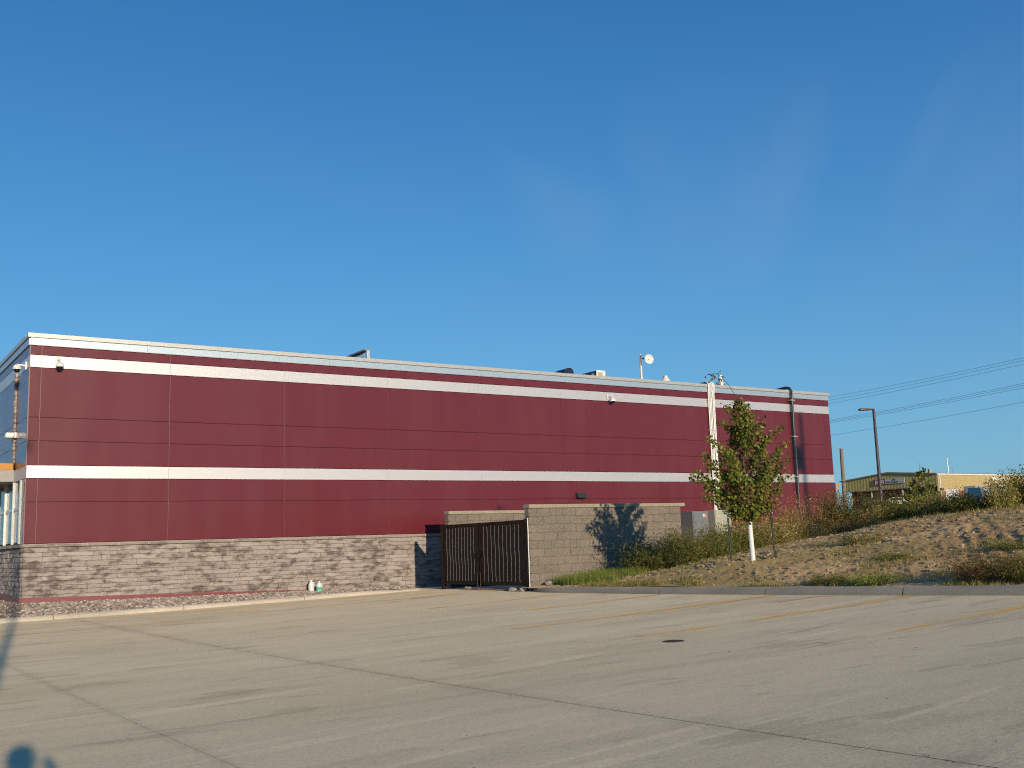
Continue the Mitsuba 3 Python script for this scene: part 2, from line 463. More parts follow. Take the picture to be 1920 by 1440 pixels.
for (x0, x1, y) in [(9.2, 14.5, 7.86), (8.9, 14.5, 10.55), (8.9, 14.5, 13.42), (11.2, 14.5, 16.45), (10.8, 14.5, 19.5)]:
    k = structure('parking_stripe', strip_on_lot(x0, x1, y, y, 0.17, 0.004), 'm_stripe', smooth=True)
for (x0, x1, y) in [(1.2, 8.6, 25.2), (2.4, 7.4, 22.6), (5.5, 13.4, 25.9), (6.2, 13.9, 23.5), (3.0, 9.0, 24.2)]:
    k = structure('parking_stripe', strip_on_lot(x0, x1, y, y, 0.11, 0.004), 'm_oldstripe', smooth=True)
for (x0, x1, y0, y1, w) in [(11.1, 11.9, 24.5, 24.7, .07), (11.2, 11.9, 22.65, 22.75, .06), (12.3, 13.0, 23.2, 23.3, .06), (14.0, 14.3, 18.15, 18.0, .10), (13.3, 14.1, 12.2, 12.26, .07), (14.15, 14.4, 12.3, 12.0, .06), (13.75, 14.25, 15.4, 15.2, .05)]:
    structure('paint_mark', strip_on_lot(x0, x1, y0, y1, w, 0.004), 'm_mark', smooth=True)

# pebbles and grit in the open joint and about the lot
def pebbles(cx, cy, cz, r, seed, flat=0.7, jitter=0.3):
    g = np.random.default_rng(seed)
    ico = trimesh.creation.icosahedron()
    n = len(cx)
    v0 = np.array(ico.vertices)
    v = v0[None] * (1 + jitter * (g.random((n, len(v0), 1)) - 0.5) * 2) * np.asarray(r)[:, None, None] * np.stack([1 + 0.5 * g.random(n), np.ones(n), np.full(n, flat)], 1)[:, None]
    a = g.random(n) * 2 * np.pi
    c, s = np.cos(a)[:, None], np.sin(a)[:, None]
    v = np.stack([v[..., 0] * c - v[..., 1] * s, v[..., 0] * s + v[..., 1] * c, v[..., 2]], -1)
    v += np.stack([cx, cy, cz], 1)[:, None]
    f = (np.array(ico.faces)[None] + (np.arange(n) * len(v0))[:, None, None]).reshape(-1, 3)
    return v.reshape(-1, 3), f, len(v0)


n = 650
py_ = 2.6 + 17 * rng.random(n)**1.3
px_ = 5.225 + rng.normal(0, 0.018, n)
m = pebbles(px_, py_, lotz(px_, py_) - 0.002, 0.003 + 0.006 * rng.random(n)**2, 3)
k = put('joint_grit', trimesh.Trimesh(m[0], m[1], process=False), 'm_gravel_bed')
labels[k] = {'label': 'crumbled grit lying along the long open joint of the concrete lot', 'category': 'grit', 'kind': 'stuff'}

n = 150
px_, py_ = rng.uniform(-1, 14.3, n), 3 + 22 * rng.random(n)**1.4
m = pebbles(px_, py_, lotz(px_, py_) + 0.001, 0.003 + 0.006 * rng.random(n)**3, 17)
k = put('lot_debris', trimesh.Trimesh(m[0], m[1], process=False), 'm_bark')
labels[k] = {'label': 'tiny dark pebbles and litter scattered over the concrete lot', 'category': 'debris', 'kind': 'stuff'}

mh = thing('manhole_cover', 'dark rusty round cover set flush in the concrete lot', 'manhole cover')
mz = float(lotz(8.72, 9.7))
part(mh, 'ring', lathe([(0.0, -0.03), (0.128, -0.03), (0.128, 0.006), (0.108, 0.007), (0.108, -0.01), (0.0, -0.01)], (8.72, 9.70, mz), 28), 'm_rust')
part(mh, 'lid', cat([lathe([(0.0, -0.02), (0.105, -0.02), (0.105, 0.006), (0.0, 0.009)], (8.72, 9.70, mz), 28)] + [cbox(8.72 + a - .006, 8.72 + a + .006, 9.70 - .06, 9.70 + .06, mz + .004, mz + .012, .002) for a in (-.06, -.03, 0, .03, .06)]), 'm_rust')

# ---------------------------------------------------------------- kerbs
kerb = key_for('kerb')
labels[kerb] = {'kind': 'structure'}
KP = [(14.55, -22), (14.55, -14), (14.55, -8), (14.55, -2), (14.55, 2.2), (14.55, 5.1), (14.55, 8.0), (14.55, 10.75), (14.55, 13.68), (14.55, 16.59), (14.55, 19.99)]
PROF = [(0.0, -0.12), (0.0, 0.0), (0.012, 0.06), (0.035, 0.105), (0.07, 0.128), (0.11, 0.133), (0.20, 0.135), (0.20, -0.12)]


def loft(path, prof, zf, taper=None):
    """profile (out, up) carried along a plan path; out is to the right of travel"""
    p = np.array(path, float)
    t = np.gradient(p, axis=0)
    t /= np.linalg.norm(t, axis=1, keepdims=True)
    o = np.stack([t[:, 1], -t[:, 0]], 1)
    k, n = len(prof), len(p)
    v = []
    for i in range(n):
        tp = 1 if taper is None else taper[i]
        for (a, b) in prof:
            x, y = p[i] + o[i] * a
            v.append((x, y, float(zf(p[i, 0], p[i, 1])) + (b * tp if b > 0 else b)))
    f = []
    for i in range(n - 1):
        for j in range(k):
            a, b = i * k + j, i * k + (j + 1) % k
            f += [(a, b, b + k), (a, b + k, a + k)]
    for j in range(1, k - 1):
        f += [(0, j + 1, j), ((n - 1) * k, (n - 1) * k + j, (n - 1) * k + j + 1)]
    m = trimesh.Trimesh(v, f, process=False)
    if m.volume < 0:
        m.invert()
    return m


for a, b in zip(KP[:-1], KP[1:]):
    ys = np.linspace(a[1] + 0.012, b[1] - 0.012, max(3, int((b[1] - a[1]) / 0.5)))
    part(kerb, 'kerb_section', loft([(14.55, y) for y in ys], PROF, lotz), 'm_kerb', smooth=35)
end = [(14.55, 20.0), (14.56, 20.4), (14.60, 20.8), (14.67, 21.15), (14.78, 21.45), (14.93, 21.68)]
part(kerb, 'kerb_section', loft(end, PROF, lotz, [1, .95, .85, .7, .5, .3]), 'm_kerb', smooth=35)
part(kerb, 'kerb_filler', cat([loft([(14.56, y) for y in np.linspace(-22, 20, 60)], [(a, b - 0.02) for a, b in PROF], lotz)]), 'm_joint')
kerb2 = key_for('kerb')
labels[kerb2] = {'kind': 'structure'}
xs = [-12, -8.5, -5.2, -1.9, 1.4, 4.86, 7.9, 11.1, 14.62]
PROF2 = [(0.0, 0.0), (0.015, 0.05), (0.045, 0.088), (0.08, 0.10), (0.17, 0.105), (0.17, -0.12), (0.0, -0.12)]
for a, b in zip(xs[:-1], xs[1:]):
    q = np.linspace(a + 0.01, b - 0.01, 8)
    tp = [1.0] * 8 if b < 14 else [1, 1, 1, 1, .9, .75, .55, .35]
    # travel towards -x so that "out" points to the building
    part(kerb2, 'kerb_section', loft([(x, 26.85) for x in q[::-1]], PROF2, lotz, tp[::-1]), 'm_kerb_pale', smooth=35)

# ---------------------------------------------------------------- gravel bed
def bedz(x, y):
    t = np.clip((y - 27.0) / 1.45, 0, 1)
    wall = np.interp(x, [-3, 4.4, 10.4, 13.0, 15.0], [0.34, 0.30, 0.225, 0.215, 0.22])
    return (lotz(x, 26.9) + 0.085) * (1 - t) + wall * t


structure('gravel_bed', cat([grid(np.linspace(4.3, 14.7, 40), np.linspace(27.0, 28.52, 8), bedz), grid(np.linspace(-9, 4.3, 30), np.linspace(27.0, 36, 18), bedz)]), 'm_gravel_bed', smooth=True)
n = 8200
gx_ = np.concatenate([4.3 + 10.3 * rng.random(5600), -0.5 + 4.9 * rng.random(2600)])
gy_ = np.concatenate([27.02 + 1.42 * rng.random(5600), 27.02 + 4.2 * rng.random(2600)])
r_ = 0.018 + 0.026 * rng.random(n)**1.5
pv, pf, per = pebbles(gx_, gy_, bedz(gx_, gy_) + 0.4 * r_, r_, 11)
tone = np.array([(0.42, 0.36, 0.29), (0.28, 0.22, 0.18), (0.34, 0.25, 0.21), (0.50, 0.45, 0.38), (0.20, 0.17, 0.15)])[rng.integers(0, 5, n)] * (0.75 + 0.5 * rng.random((n, 1)))
k = put('gravel', trimesh.Trimesh(pv, pf, process=False), 'm_vertex', color=np.repeat(tone, per, 0))
labels[k] = {'label': 'pinkish grey gravel filling the strip along the stone wall base', 'category': 'gravel', 'kind': 'stuff'}

# ---------------------------------------------------------------- the maroon commercial building
W, X0, X1 = 28.5, 4.403, 34.835
bld = thing('commercial_building', 'long low maroon panelled building with white bands above a stone base', 'building')
YB = 58.0
part(bld, 'wall', cat([box(X0 + 0.03, X1 - 0.03, W + 0.03, YB, -0.6, 6.66)]), 'm_core')
part(bld, 'parapet', cat([box(X0 + 0.03, X1 - 0.03, W + 0.031, W + 0.33, 6.66, 6.96), box(X0 + 0.031, X0 + 0.33, W + 0.33, YB, 6.66, 6.96), box(X1 - 0.33, X1 - 0.031, W + 0.33, YB, 6.66, 6.96)]), 'm_core')
seams = [X0, 4.685, 7.93, 11.19, 14.495, 17.80, 21.07, 22.19, 25.42, 28.5, 31.55, 34.49, X1]
rows = [(1.752, 2.788, 'red'), (2.788, 3.38, 'red'), (3.38, 3.707, 'white'), (3.707, 4.327, 'red'), (4.327, 4.923, 'red'), (4.923, 6.20, 'red'), (6.20, 6.521, 'white'), (6.521, 6.765, 'red')]
G = 0.0045
for (z0, z1, c) in rows:
    dy = 0.004 if c == 'white' else 0.0
    gx_w = 0.0018 if c == 'white' else G
    for a, b in zip(seams[:-1], seams[1:]):
        part(bld, 'wall_panel' if c == 'red' else 'white_panel', cbox(a + gx_w, b - gx_w, W - dy, W + 0.024, z0 + G, z1 - G, 0.003), 'm_red' if c == 'red' else 'm_white')
for s in seams[1:-1]:
    part(bld, 'joint_strip', box(s - 0.012, s + 0.012, W + 0.012, W + 0.029, 1.76, 6.76), 'm_reveal')
fs_ = [X0, 7.3, 12.6, 17.9, 23.2, 28.5, X1]
for a, b in zip(fs_[:-1], fs_[1:]):
    part(bld, 'fascia', cbox(a + 0.002, b - 0.002, W - 0.03, W + 0.024, 6.775, 6.958, 0.004), 'm_silver')
    part(bld, 'fascia_drip', box(a, b, W - 0.034, W + 0.02, 6.767, 6.774), 'm_coping')
cp_ = [X0 - 0.067, 6.1, 9.2, 12.3, 15.4, 18.5, 21.6, 24.7, 27.8, 30.9, X1 + 0.05]
for a, b in zip(cp_[:-1], cp_[1:]):
    part(bld, 'coping', prism([(W - 0.065, 6.966), (W + 0.38, 6.966), (W + 0.38, 7.04), (W - 0.065, 7.073)], 'x', a + 0.002, b - 0.002), 'm_coping')
part(bld, 'coping', prism([(X0 - 0.065, 6.966), (X0 + 0.38, 6.966), (X0 + 0.38, 7.04), (X0 - 0.065, 7.073)], 'y', W + 0.382, YB), 'm_coping')
part(bld, 'corner_trim', box(X0 - 0.006, X0 + 0.016, W - 0.006, W + 0.02, 1.76, 6.76), 'm_reveal')
# left end wall
lrows = [(3.707, 4.327, 'red'), (4.327, 4.923, 'red'), (4.923, 6.20, 'red'), (6.20, 6.521, 'white'), (6.521, 6.765, 'red'), (3.38, 3.707, 'white')]
lse = [W + 0.03, 31.9, 35.2, 38.5, 44.0, YB]
for (z0, z1, c) in lrows:
    for a, b in zip(lse[:-1], lse[1:]):
        part(bld, 'end_panel', cbox(X0 - (0.003 if c == 'white' else 0), X0 + 0.024, a + G, b - G, z0 + G, z1 - G, 0.003), 'm_red' if c == 'red' else 'm_white')
for a, b in zip(lse[:-1], lse[1:]):
    part(bld, 'end_fascia', cbox(X0 - 0.03, X0 + 0.024, a + 0.002, b - 0.002, 6.775, 6.958, 0.004), 'm_silver')
part(bld, 'end_panel', cbox(X0, X0 + 0.024, W + 0.03, 29.0, 1.76, 3.37, 0.003), 'm_red')
# storefront under the awning on the end wall
sf = f'{bld}__storefront'
USED.add(sf)
for a, b in [(29.06, 30.05), (30.13, 31.4), (31.48, 32.9), (32.98, 34.9)]:
    put(f'{sf}__glass_pane', cbox(X0 + 0.01, X0 + 0.022, a, b, 1.80, 2.62, 0.002), 'm_glass')
    put(f'{sf}__glass_pane', cbox(X0 + 0.01, X0 + 0.022, a, b, 2.70, 3.36, 0.002), 'm_glass')
    put(f'{sf}__mullion', box(X0 - 0.02, X0 + 0.02, a, b, 2.62, 2.70), 'm_offwhite')
for y in (29.02, 30.09, 31.44, 32.94, 34.94):
    put(f'{sf}__mullion', cbox(X0 - 0.05, X0 + 0.02, y - 0.04, y + 0.04, 1.765, 3.37, 0.004), 'm_offwhite')
put(f'{sf}__door_handle', tube([(X0 - 0.04, 31.9, 1.95), (X0 - 0.10, 31.9, 1.98), (X0 - 0.10, 31.9, 2.5), (X0 - 0.04, 31.9, 2.53)], 0.014), 'm_galv')
# awning
aw = f'{bld}__awning'
USED.add(aw)
put(f'{aw}__fascia', cbox(1.8, X0 - 0.004, 30.22, 34.6, 3.404, 3.716, 0.006), 'm_grey_panel')
put(f'{aw}__wood_fascia', cbox(1.9, X0 - 0.03, 30.24, 34.5, 3.718, 3.90, 0.006), 'm_wood')
put(f'{aw}__post', cat([box(2.0, 2.12, 30.5, 30.62, 0.2, 3.404), box(2.0, 2.12, 34.2, 34.32, 0.2, 3.404)]), 'm_offwhite')
# stone pilaster on the end wall
sp = f'{bld}__stone_pilaster'
USED.add(sp)
z = 3.91
while z < 6.25:
    h = 0.09 + 0.05 * rng.random()
    put(f'{sp}__stone', cbox(X0 - 0.035 - 0.03 * rng.random(), X0 - 0.001, 30.28, 30.48 + 0.04 * rng.random(), z, z + h - 0.012, 0.005), STONES[rng.integers(4)])
    z += h
# ledge
lj = [X0 - 0.09, 4.9, 5.15] + [5.15 + 0.752 * i for i in range(1, 40)]
lj = [x for x in lj if x < X1] + [X1 + 0.05]
nl = 0
rest = []
for a, b in zip(lj[:-1], lj[1:]):
    pr = [(W - 0.085, 1.668), (W + 0.02, 1.66), (W + 0.02, 1.748), (W - 0.03, 1.748), (W - 0.085, 1.735)]
    mm = prism(pr, 'x', a + 0.008, b - 0.008)
    part(bld, 'ledge_stone', mm, 'm_ledge')
part(bld, 'ledge_mortar', box(X0 - 0.05, X1, W - 0.078, W + 0.018, 1.672, 1.742), 'm_mortar')
for i in range(8):
    part(bld, 'end_ledge', cbox(X0 - 0.09, X0 + 0.02, W + 0.03 + 0.75 * i, W + 0.03 + 0.75 * i + 0.735, 1.662, 1.748, 0.01), 'm_ledge')
# stone veneer: courses of individual stones
part(bld, 'veneer_backing', cat([box(X0 + 0.002, X1 - 0.031, W + 0.004, W + 0.029, -0.3, 1.658), box(X0 + 0.004, X0 + 0.029, W + 0.0295, 40, -0.3, 1.658)]), 'm_stone_gap')
vs = []
for i in range(14):
    g = np.random.default_rng(100 + i)
    a = cbox(-0.5, 0.5, -0.5, 0.5, -0.5, 0.5, 0.06)
    v = np.array(a.vertices)
    fr = v[:, 1] < -0.3
    v[fr, 1] += 0.35 * (meshkit.noise(v[fr] * 1.7 + i * 5.3, i) - 0.5) + 0.18 * v[fr, 0] * (g.random() - 0.5) + 0.3 * v[fr, 2] * (g.random() - 0.5)
    v[:, 2] *= 1 + 0.05 * v[:, 0] * (g.random() - 0.5)
    vs.append(mikit.ply(trimesh.Trimesh(v, a.faces, process=False), STONES[0]))
zs = [0.10]
g = np.random.default_rng(5)
while zs[-1] < 1.60:
    zs.append(zs[-1] + g.uniform(0.105, 0.145))
k_ = (1.656 - 0.10) / (zs[-1] - 0.10)
zs = [0.10 + (q - 0.10) * k_ for q in zs]
stuff_mesh, count = [], 0
unit = cbox(-0.5, 0.5, -0.5, 0.5, -0.5, 0.5, 0.05)
for z0, z1 in zip(zs[:-1], zs[1:]):
    x = X0
    first = True
    while x < 34.7:
        L = g.choice([0.22, 0.34, 0.46, 0.58, 0.76], p=[.1, .2, .3, .25, .15]) * g.uniform(0.9, 1.1)
        if first:
            L, first = g.choice([0.16, 0.30, 0.45]), False
        d = 0.045 + 0.028 * g.random()
        if z1 > float(np.interp(x, [4.4, 10.4, 13.0, 16], [.30, .2, .2, .2])):
            M = T().translate([x + L / 2, W + 0.02 - d / 2, (z0 + z1) / 2]).scale([L - 0.007, d, z1 - z0 - 0.007])
            if x < 16.0 and count < 300:
                place(f'{bld}__veneer_stone', vs[g.integers(14)], STONES[g.choice(4, p=[.36, .28, .18, .18])], M)
                count += 1
            else:
                q = unit.copy()
                q.apply_transform(np.array(M.matrix))
                stuff_mesh.append(q)
        x += L
for z0, z1 in zip(zs[:-1], zs[1:]):
    y = W + 0.0
    while y < 36:
        L = g.uniform(0.2, 0.6)
        d = 0.045 + 0.028 * g.random()
        q = unit.copy()
        q.apply_transform(np.array(T().translate([X0 + 0.022 - d / 2, y + L / 2 + 0.03, (z0 + z1) / 2]).scale([d, L - 0.008, z1 - z0 - 0.008]).matrix))
        stuff_mesh.append(q)
        y += L
k = part(bld, 'veneer_remainder', cat(stuff_mesh), STONES[0])
labels[k] = {'kind': 'stuff'}
part(bld, 'base_trim', cat([prism([(X0 - 0.07, -0.1), (13.6, -0.1), (13.6, 0.222), (10.4, 0.305), (X0 - 0.07, 0.445)], 'y', W - 0.072, W - 0.055), prism([(W - 0.055, -0.1), (36, -0.1), (36, 0.6), (W - 0.055, 0.445)], 'x', X0 - 0.07, X0 - 0.055)]), 'm_trim')
# vertical panel edge at the right end
part(bld, 'end_panel', cbox(X1 - 0.024, X1, W + 0.03, YB, 1.76, 6.765, 0.003), 'm_red')

# ---------------------------------------------------------------- things on the building
def dome_camera(base, out, drop, label, up=(0, 0, 1)):
    """wall dome camera: plate on the wall at base, arm along out, hood and black dome"""
    t = thing('security_camera', label, 'security camera', None)
    b, o = np.array(base, float), np.array(out, float)
    o1 = o / np.linalg.norm(o)
    side = np.cross(o1, [0, 0, 1])
    pl = trimesh.creation.box((0.10, 0.03, 0.20))
    R = np.eye(4)
    R[:3, 0], R[:3, 1], R[:3, 2] = side, o1, (0, 0, 1)
    pl.apply_transform(R)
    pl.apply_translation(b + o1 * 0.015)
    part(t, 'wall_plate', pl, 'm_offwhite')
    c = b + o
    part(t, 'arm', tube([b + o1 * 0.02, b + o * 0.5 + [0, 0, .015], c + [0, 0, .02], c + [0, 0, -drop * 0.4]], 0.024, 10), 'm_offwhite', smooth=50)
    part(t, 'hood', lathe([(0.0, 0.06), (0.05, 0.055), (0.085, 0.02), (0.098, -0.03), (0.102, -0.065), (0.0, -0.065)], c + [0, 0, -drop * 0.4 - .02], 22), 'm_offwhite', smooth=40)
    part(t, 'dome', lathe([(0.0, -0.085), (0.04, -0.075), (0.065, -0.05), (0.075, -0.01), (0.075, 0.0), (0.0, 0.0)], c + [0, 0, -drop * 0.4 - 0.085], 20), 'm_black', smooth=60)
    return t


dome_camera((5.06, W - 0.004, 6.40), (0.03, -0.17, 0), 0.25, 'white dome security camera at the left end of the upper white band')
dome_camera((23.10, W - 0.004, 6.36), (0.13, -0.16, 0), 0.25, 'white dome security camera on the upper white band near the middle of the long wall')
dome_camera((X0, 28.98, 6.30), (-0.22, 0.0, 0), 0.05, 'white dome security camera on a bracket arm at the building corner')

wl = thing('wall_light', 'small black wall pack light on the maroon wall above the block enclosure', 'wall light')
part(wl, 'housing', prism([(W, 2.80), (W, 2.985), (W - 0.07, 2.985), (W - 0.17, 2.86), (W - 0.17, 2.82)], 'x', 21.54, 21.93), 'm_dark')
part(wl, 'lens', cbox(21.58, 21.89, W - 0.155, W - 0.02, 2.79, 2.80, 0.003), 'm_glass')
fl = thing('flood_light', 'white flood light sticking out from the glossy end wall above the awning', 'flood light')
part(fl, 'housing', cbox(X0 - 0.27, X0 - 0.05, 30.05, 30.26, 4.58, 4.69, 0.02), 'm_offwhite')
part(fl, 'bracket', cbox(X0 - 0.06, X0 - 0.001, 30.1, 30.2, 4.55, 4.70, 0.008), 'm_offwhite')
part(fl, 'shield', cbox(X0 - 0.30, X0 - 0.08, 30.03, 30.28, 4.555, 4.575, 0.004), 'm_offwhite')

# conduits over the parapet
cd = thing('conduit_bundle', 'bundle of white conduits running up the maroon wall behind the young tree', 'conduit')
for i, x in enumerate((27.955, 28.025, 28.095, 28.18, 28.245)):
    r = (0.024, 0.024, 0.023, 0.026, 0.022)[i]
    part(cd, 'pipe', tube([(x, W - 0.045, 2.25), (x, W - 0.045, 3.0), (x, W - 0.07, 6.7), (x, W - 0.105, 6.9), (x, W - 0.105, 7.05), (x, W - 0.07, 7.125), (x, W, 7.15)], r, 10), 'm_conduit', smooth=50)
    part(cd, 'elbow', tube([(x, W - 0.01, 7.15), (x, W + 0.25, 7.145), (x, W + 1.0, 7.12), (x, W + 2.0, 7.10)], r, 8), 'm_dark', smooth=50)
for z in (2.9, 4.1, 5.3, 6.45):
    part(cd, 'strap', box(27.90, 28.29, W - 0.086, W - 0.004, z, z + 0.03), 'm_galv')
dp = thing('vent_pipe', 'dark pipe climbing the right end of the maroon wall and bending over the roof edge', 'pipe')
part(dp, 'pipe', tube([(32.50, W - 0.11, 1.2), (32.50, W - 0.11, 4.0), (32.51, W - 0.12, 6.85), (32.51, W - 0.11, 7.02), (32.51, W - 0.02, 7.16), (32.51, W + 0.15, 7.20), (32.51, W + 1.6, 7.13), (32.51, W + 3.5, 7.10)], 0.062, 12), 'm_dark', smooth=50)
for z in (3.60, 5.20, 6.66):
    part(dp, 'clamp', cat([cbox(32.39, 32.63, W - 0.18, W - 0.004, z - 0.02, z + 0.02, 0.004)]), 'm_galv')

# roof equipment
rs = thing('roof_screen', 'grey slatted equipment screen rising over the left half of the roof edge', 'equipment screen')
for y in (30.3, 31.4, 32.5, 33.6):
    part(rs, 'post', box(14.70, 14.80, y, y + 0.10, 6.66, 7.70), 'm_white')
for j in range(7):
    z = 6.95 + 0.105 * j
    part(rs, 'louver', prism([(14.62, z), (14.69, z + 0.07), (14.695, z + 0.062), (14.625, z - 0.008)], 'y', 30.42, 33.6), 'm_palegrey')
part(rs, 'rail', box(14.62, 14.83, 30.3, 33.7, 7.70, 7.745), 'm_grey_panel')
hd = thing('roof_hood', 'dark rounded exhaust hood on the middle of the roof', 'exhaust hood')
part(hd, 'hood', prism([(22.33, 7.30), (22.84, 7.30), (22.83, 7.48), (22.78, 7.56), (22.70, 7.60), (22.58, 7.59), (22.45, 7.53)], 'y', 30.0, 30.6), 'm_navy')
part(hd, 'duct', box(22.4, 22.8, 30.05, 30.55, 6.66, 7.30), 'm_dark')
ac = thing('rooftop_air_conditioner', 'rooftop air conditioner with white end panel and tan louver', 'air conditioner')
part(ac, 'case', cbox(23.90, 24.30, 30.03, 32.6, 6.75, 7.585, 0.01), 'm_dark')
part(ac, 'end_panel', cbox(23.89, 24.31, 30.0, 30.03, 6.75, 7.60, 0.006), 'm_offwhite')
part(ac, 'louver', box(23.96, 24.16, 29.985, 30.0, 6.9, 7.52), 'm_cabinet_beige')
for j in range(6):
    part(ac, 'grille_bar', box(23.875, 23.90, 30.2 + 0.4 * j, 30.3 + 0.4 * j, 6.9, 7.5), 'm_galv')
part(ac, 'stand', box(23.95, 24.25, 30.2, 32.4, 6.66, 6.75), 'm_dark')
ds = thing('dish_antenna', 'round white dish antenna on a pole above the roof', 'dish antenna')
part(ds, 'pole', tube([(26.06, 30.0, 6.66), (26.06, 30.0, 8.33)], 0.042, 12), 'm_offwhite', smooth=50)
dax = np.array([-0.22, -0.96, 0.06])
part(ds, 'dish', lathe([(0.0, 0.0), (0.08, 0.008), (0.15, 0.030), (0.192, 0.055), (0.192, 0.068), (0.14, 0.04), (0.07, 0.02), (0.0, 0.014)], (26.33, 29.86, 8.14), 30, dax), 'm_offwhite', smooth=40)
part(ds, 'bracket', cat([tube([(26.06, 30.0, 8.2), (26.33, 29.9, 8.14)], 0.025), tube([(26.06, 29.97, 7.9), (26.05, 29.95, 8.3)], 0.03)]), 'm_dark')
part(ds, 'feed', tube([(26.33, 29.86, 8.14), (26.31, 29.76, 8.135)], 0.02), 'm_galv')
vc = thing('roof_vent', 'small white cone vent cap on the roof right of the dish', 'roof vent')
part(vc, 'cap', lathe([(0, 7.80), (0.08, 7.79), (0.10, 7.70), (0.18, 7.60), (0.19, 7.56), (0.0, 7.56)], (28.19, 31.0, 0), 18), 'm_offwhite', smooth=40)
part(vc, 'stack', tube([(28.19, 31.0, 6.66), (28.19, 31.0, 7.58)], 0.12, 14), 'm_galv', smooth=50)
fu = thing('flue_stack', 'shiny metal flue stack on the roof behind the top twig of the tree', 'flue')
part(fu, 'stack', tube([(31.24, 31, 6.66), (31.24, 31, 7.62)], 0.15, 16), 'm_galv', smooth=50)
part(fu, 'collar', lathe([(0, 7.60), (0.19, 7.60), (0.20, 7.68), (0.10, 7.74), (0, 7.74)], (31.24, 31, 0), 18), 'm_galv', smooth=40)
part(fu, 'top', tube([(31.24, 31, 7.72), (31.24, 31, 8.0)], 0.085, 14), 'm_offwhite', smooth=50)

# electrical gear at the wall
def cabinet(name, label, x0, x1, y0, y1, z0, z1, m, panels, stickers):
    t = thing(name, label, 'electrical cabinet')
    part(t, 'body', cbox(x0, x1, y0, y1, z0, z1, 0.012), m)
    for (a, b, c, d) in panels:
        part(t, 'door', cbox(x0 + a, x0 + b, y0 - 0.02, y0, z0 + c, z0 + d, 0.006), m)
    for (a, b, c, d, mm) in stickers:
        part(t, 'sticker', box(x0 + a, x0 + b, y0 - 0.024, y0 - 0.021, z0 + c, z0 + d), mm)
    return t


cabinet('transformer_cabinet', 'dark grey metal transformer cabinet with stickers left of the beige one', 26.10, 26.86, 27.7, 28.4, 0.7, 2.28, 'm_cabinet_grey', [(0.02, 0.74, 0.05, 1.53)], [(0.30, 0.36, 1.36, 1.48, 'm_sticker_blue'), (0.48, 0.55, 1.38, 1.48, 'm_offwhite'), (0.55, 0.64, 1.36, 1.48, 'm_sticker_red')])
cabinet('meter_cabinet', 'pale beige metal electrical cabinet under the white conduits', 27.44, 28.27, 27.95, 28.45, 0.75, 2.32, 'm_cabinet_beige', [(0.02, 0.36, 0.05, 1.22), (0.02, 0.40, 1.25, 1.54), (0.39, 0.80, 0.05, 1.22), (0.45, 0.80, 1.26, 1.54)], [(0.50, 0.60, 0.78, 0.90, 'm_offwhite')])
ub = thing('utility_box', 'small white utility box on the maroon wall beside the block wall end', 'utility box')
part(ub, 'body', cbox(26.12, 26.42, 28.2, 28.48, 1.2, 2.0, 0.01), 'm_offwhite')
part(ub, 'dial', lathe([(0, 0), (0.08, 0), (0.075, 0.03), (0, 0.03)], (26.27, 28.2, 1.8), 16, (0, -1, 0)), 'm_palegrey')

# ---------------------------------------------------------------- trash enclosure of concrete block
enc = thing('block_enclosure', 'tan split face block enclosure walls with flat caps in front of the building', 'enclosure')
full = mikit.ply(cbox(-0.1985, 0.1985, -0.03, 0.03, -0.0985, 0.0985, 0.004), 'm_cmu')
half = mikit.ply(cbox(-0.0972, 0.0972, -0.03, 0.03, -0.0985, 0.0985, 0.004), 'm_cmu')
fw_ = f'{enc}__front_wall'
bw_ = f'{enc}__back_wall'
rw_ = f'{enc}__return_wall'
USED.update((fw_, bw_, rw_))


def block_wall(w, x0, x1, yf, yb, ztop, courses, zbot, endx):
    put(f'{w}__mortar_core', box(x0 + 0.004, x1 - 0.003, yf + 0.014, yb, zbot, ztop - 0.001), 'm_cmu_joint')
    for c in range(courses):
        zc = ztop - 0.1015 - 0.203 * c
        x = x0 + (0.0 if c % 2 else 0.2035)
        if c % 2 == 0:
            place(f'{w}__block', half, 'm_cmu', T().translate([x0 + 0.1, yf + 0.03, zc]))
        while x + 0.40 < x1 + 0.01:
            dy = 0.008 * rng.random()
            place(f'{w}__block', full, 'm_cmu', T().translate([x + 0.2025, yf + 0.03 + dy, zc]))
            x += 0.405
        if x1 - x > 0.12:
            place(f'{w}__block', half, 'm_cmu', T().translate([x + 0.1, yf + 0.03, zc]))
    n = int(round((x1 - x0 + 0.1) / 0.405))
    e = np.linspace(x0 - 0.06, x1 + 0.14, n + 1)
    for a, b in zip(e[:-1], e[1:]):
        put(f'{w}__cap_stone', cbox(a + 0.0015, b - 0.0015, yf - 0.035, yb + 0.035, ztop + 0.001, ztop + 0.094, 0.006), 'm_cap')


block_wall(fw_, 15.04, 20.11, 21.80, 22.0, 2.222, 11, -0.2, 15.04)
block_wall(bw_, 15.50, 20.11, 26.60, 26.8, 2.262, 4, -0.2, 15.58)
put(f'{rw_}__wall', box(19.95, 20.108, 22.001, 26.6, -0.2, 2.25), 'm_cmu')
# rough split ends
for (w, x, y0, y1, zt) in ((fw_, 15.04, 21.80, 22.0, 2.222), (bw_, 15.50, 26.6, 26.8, 2.262)):
    for c in range(11):
        e = cbox(x - 0.05 - 0.015 * rng.random(), x + 0.02, y0 + 0.004, y1 - 0.004, zt - 0.203 * (c + 1) + 0.004, zt - 0.203 * c - 0.004, 0.012)
        v = np.array(e.vertices)
        s = v[:, 0] < x - 0.02
        v[s, 0] += 0.045 * (meshkit.noise(v[s] * [1, 9, 9], 4) - 0.5)
        put(f'{w}__end_block', trimesh.Trimesh(v, e.faces, process=False), 'm_cmu')

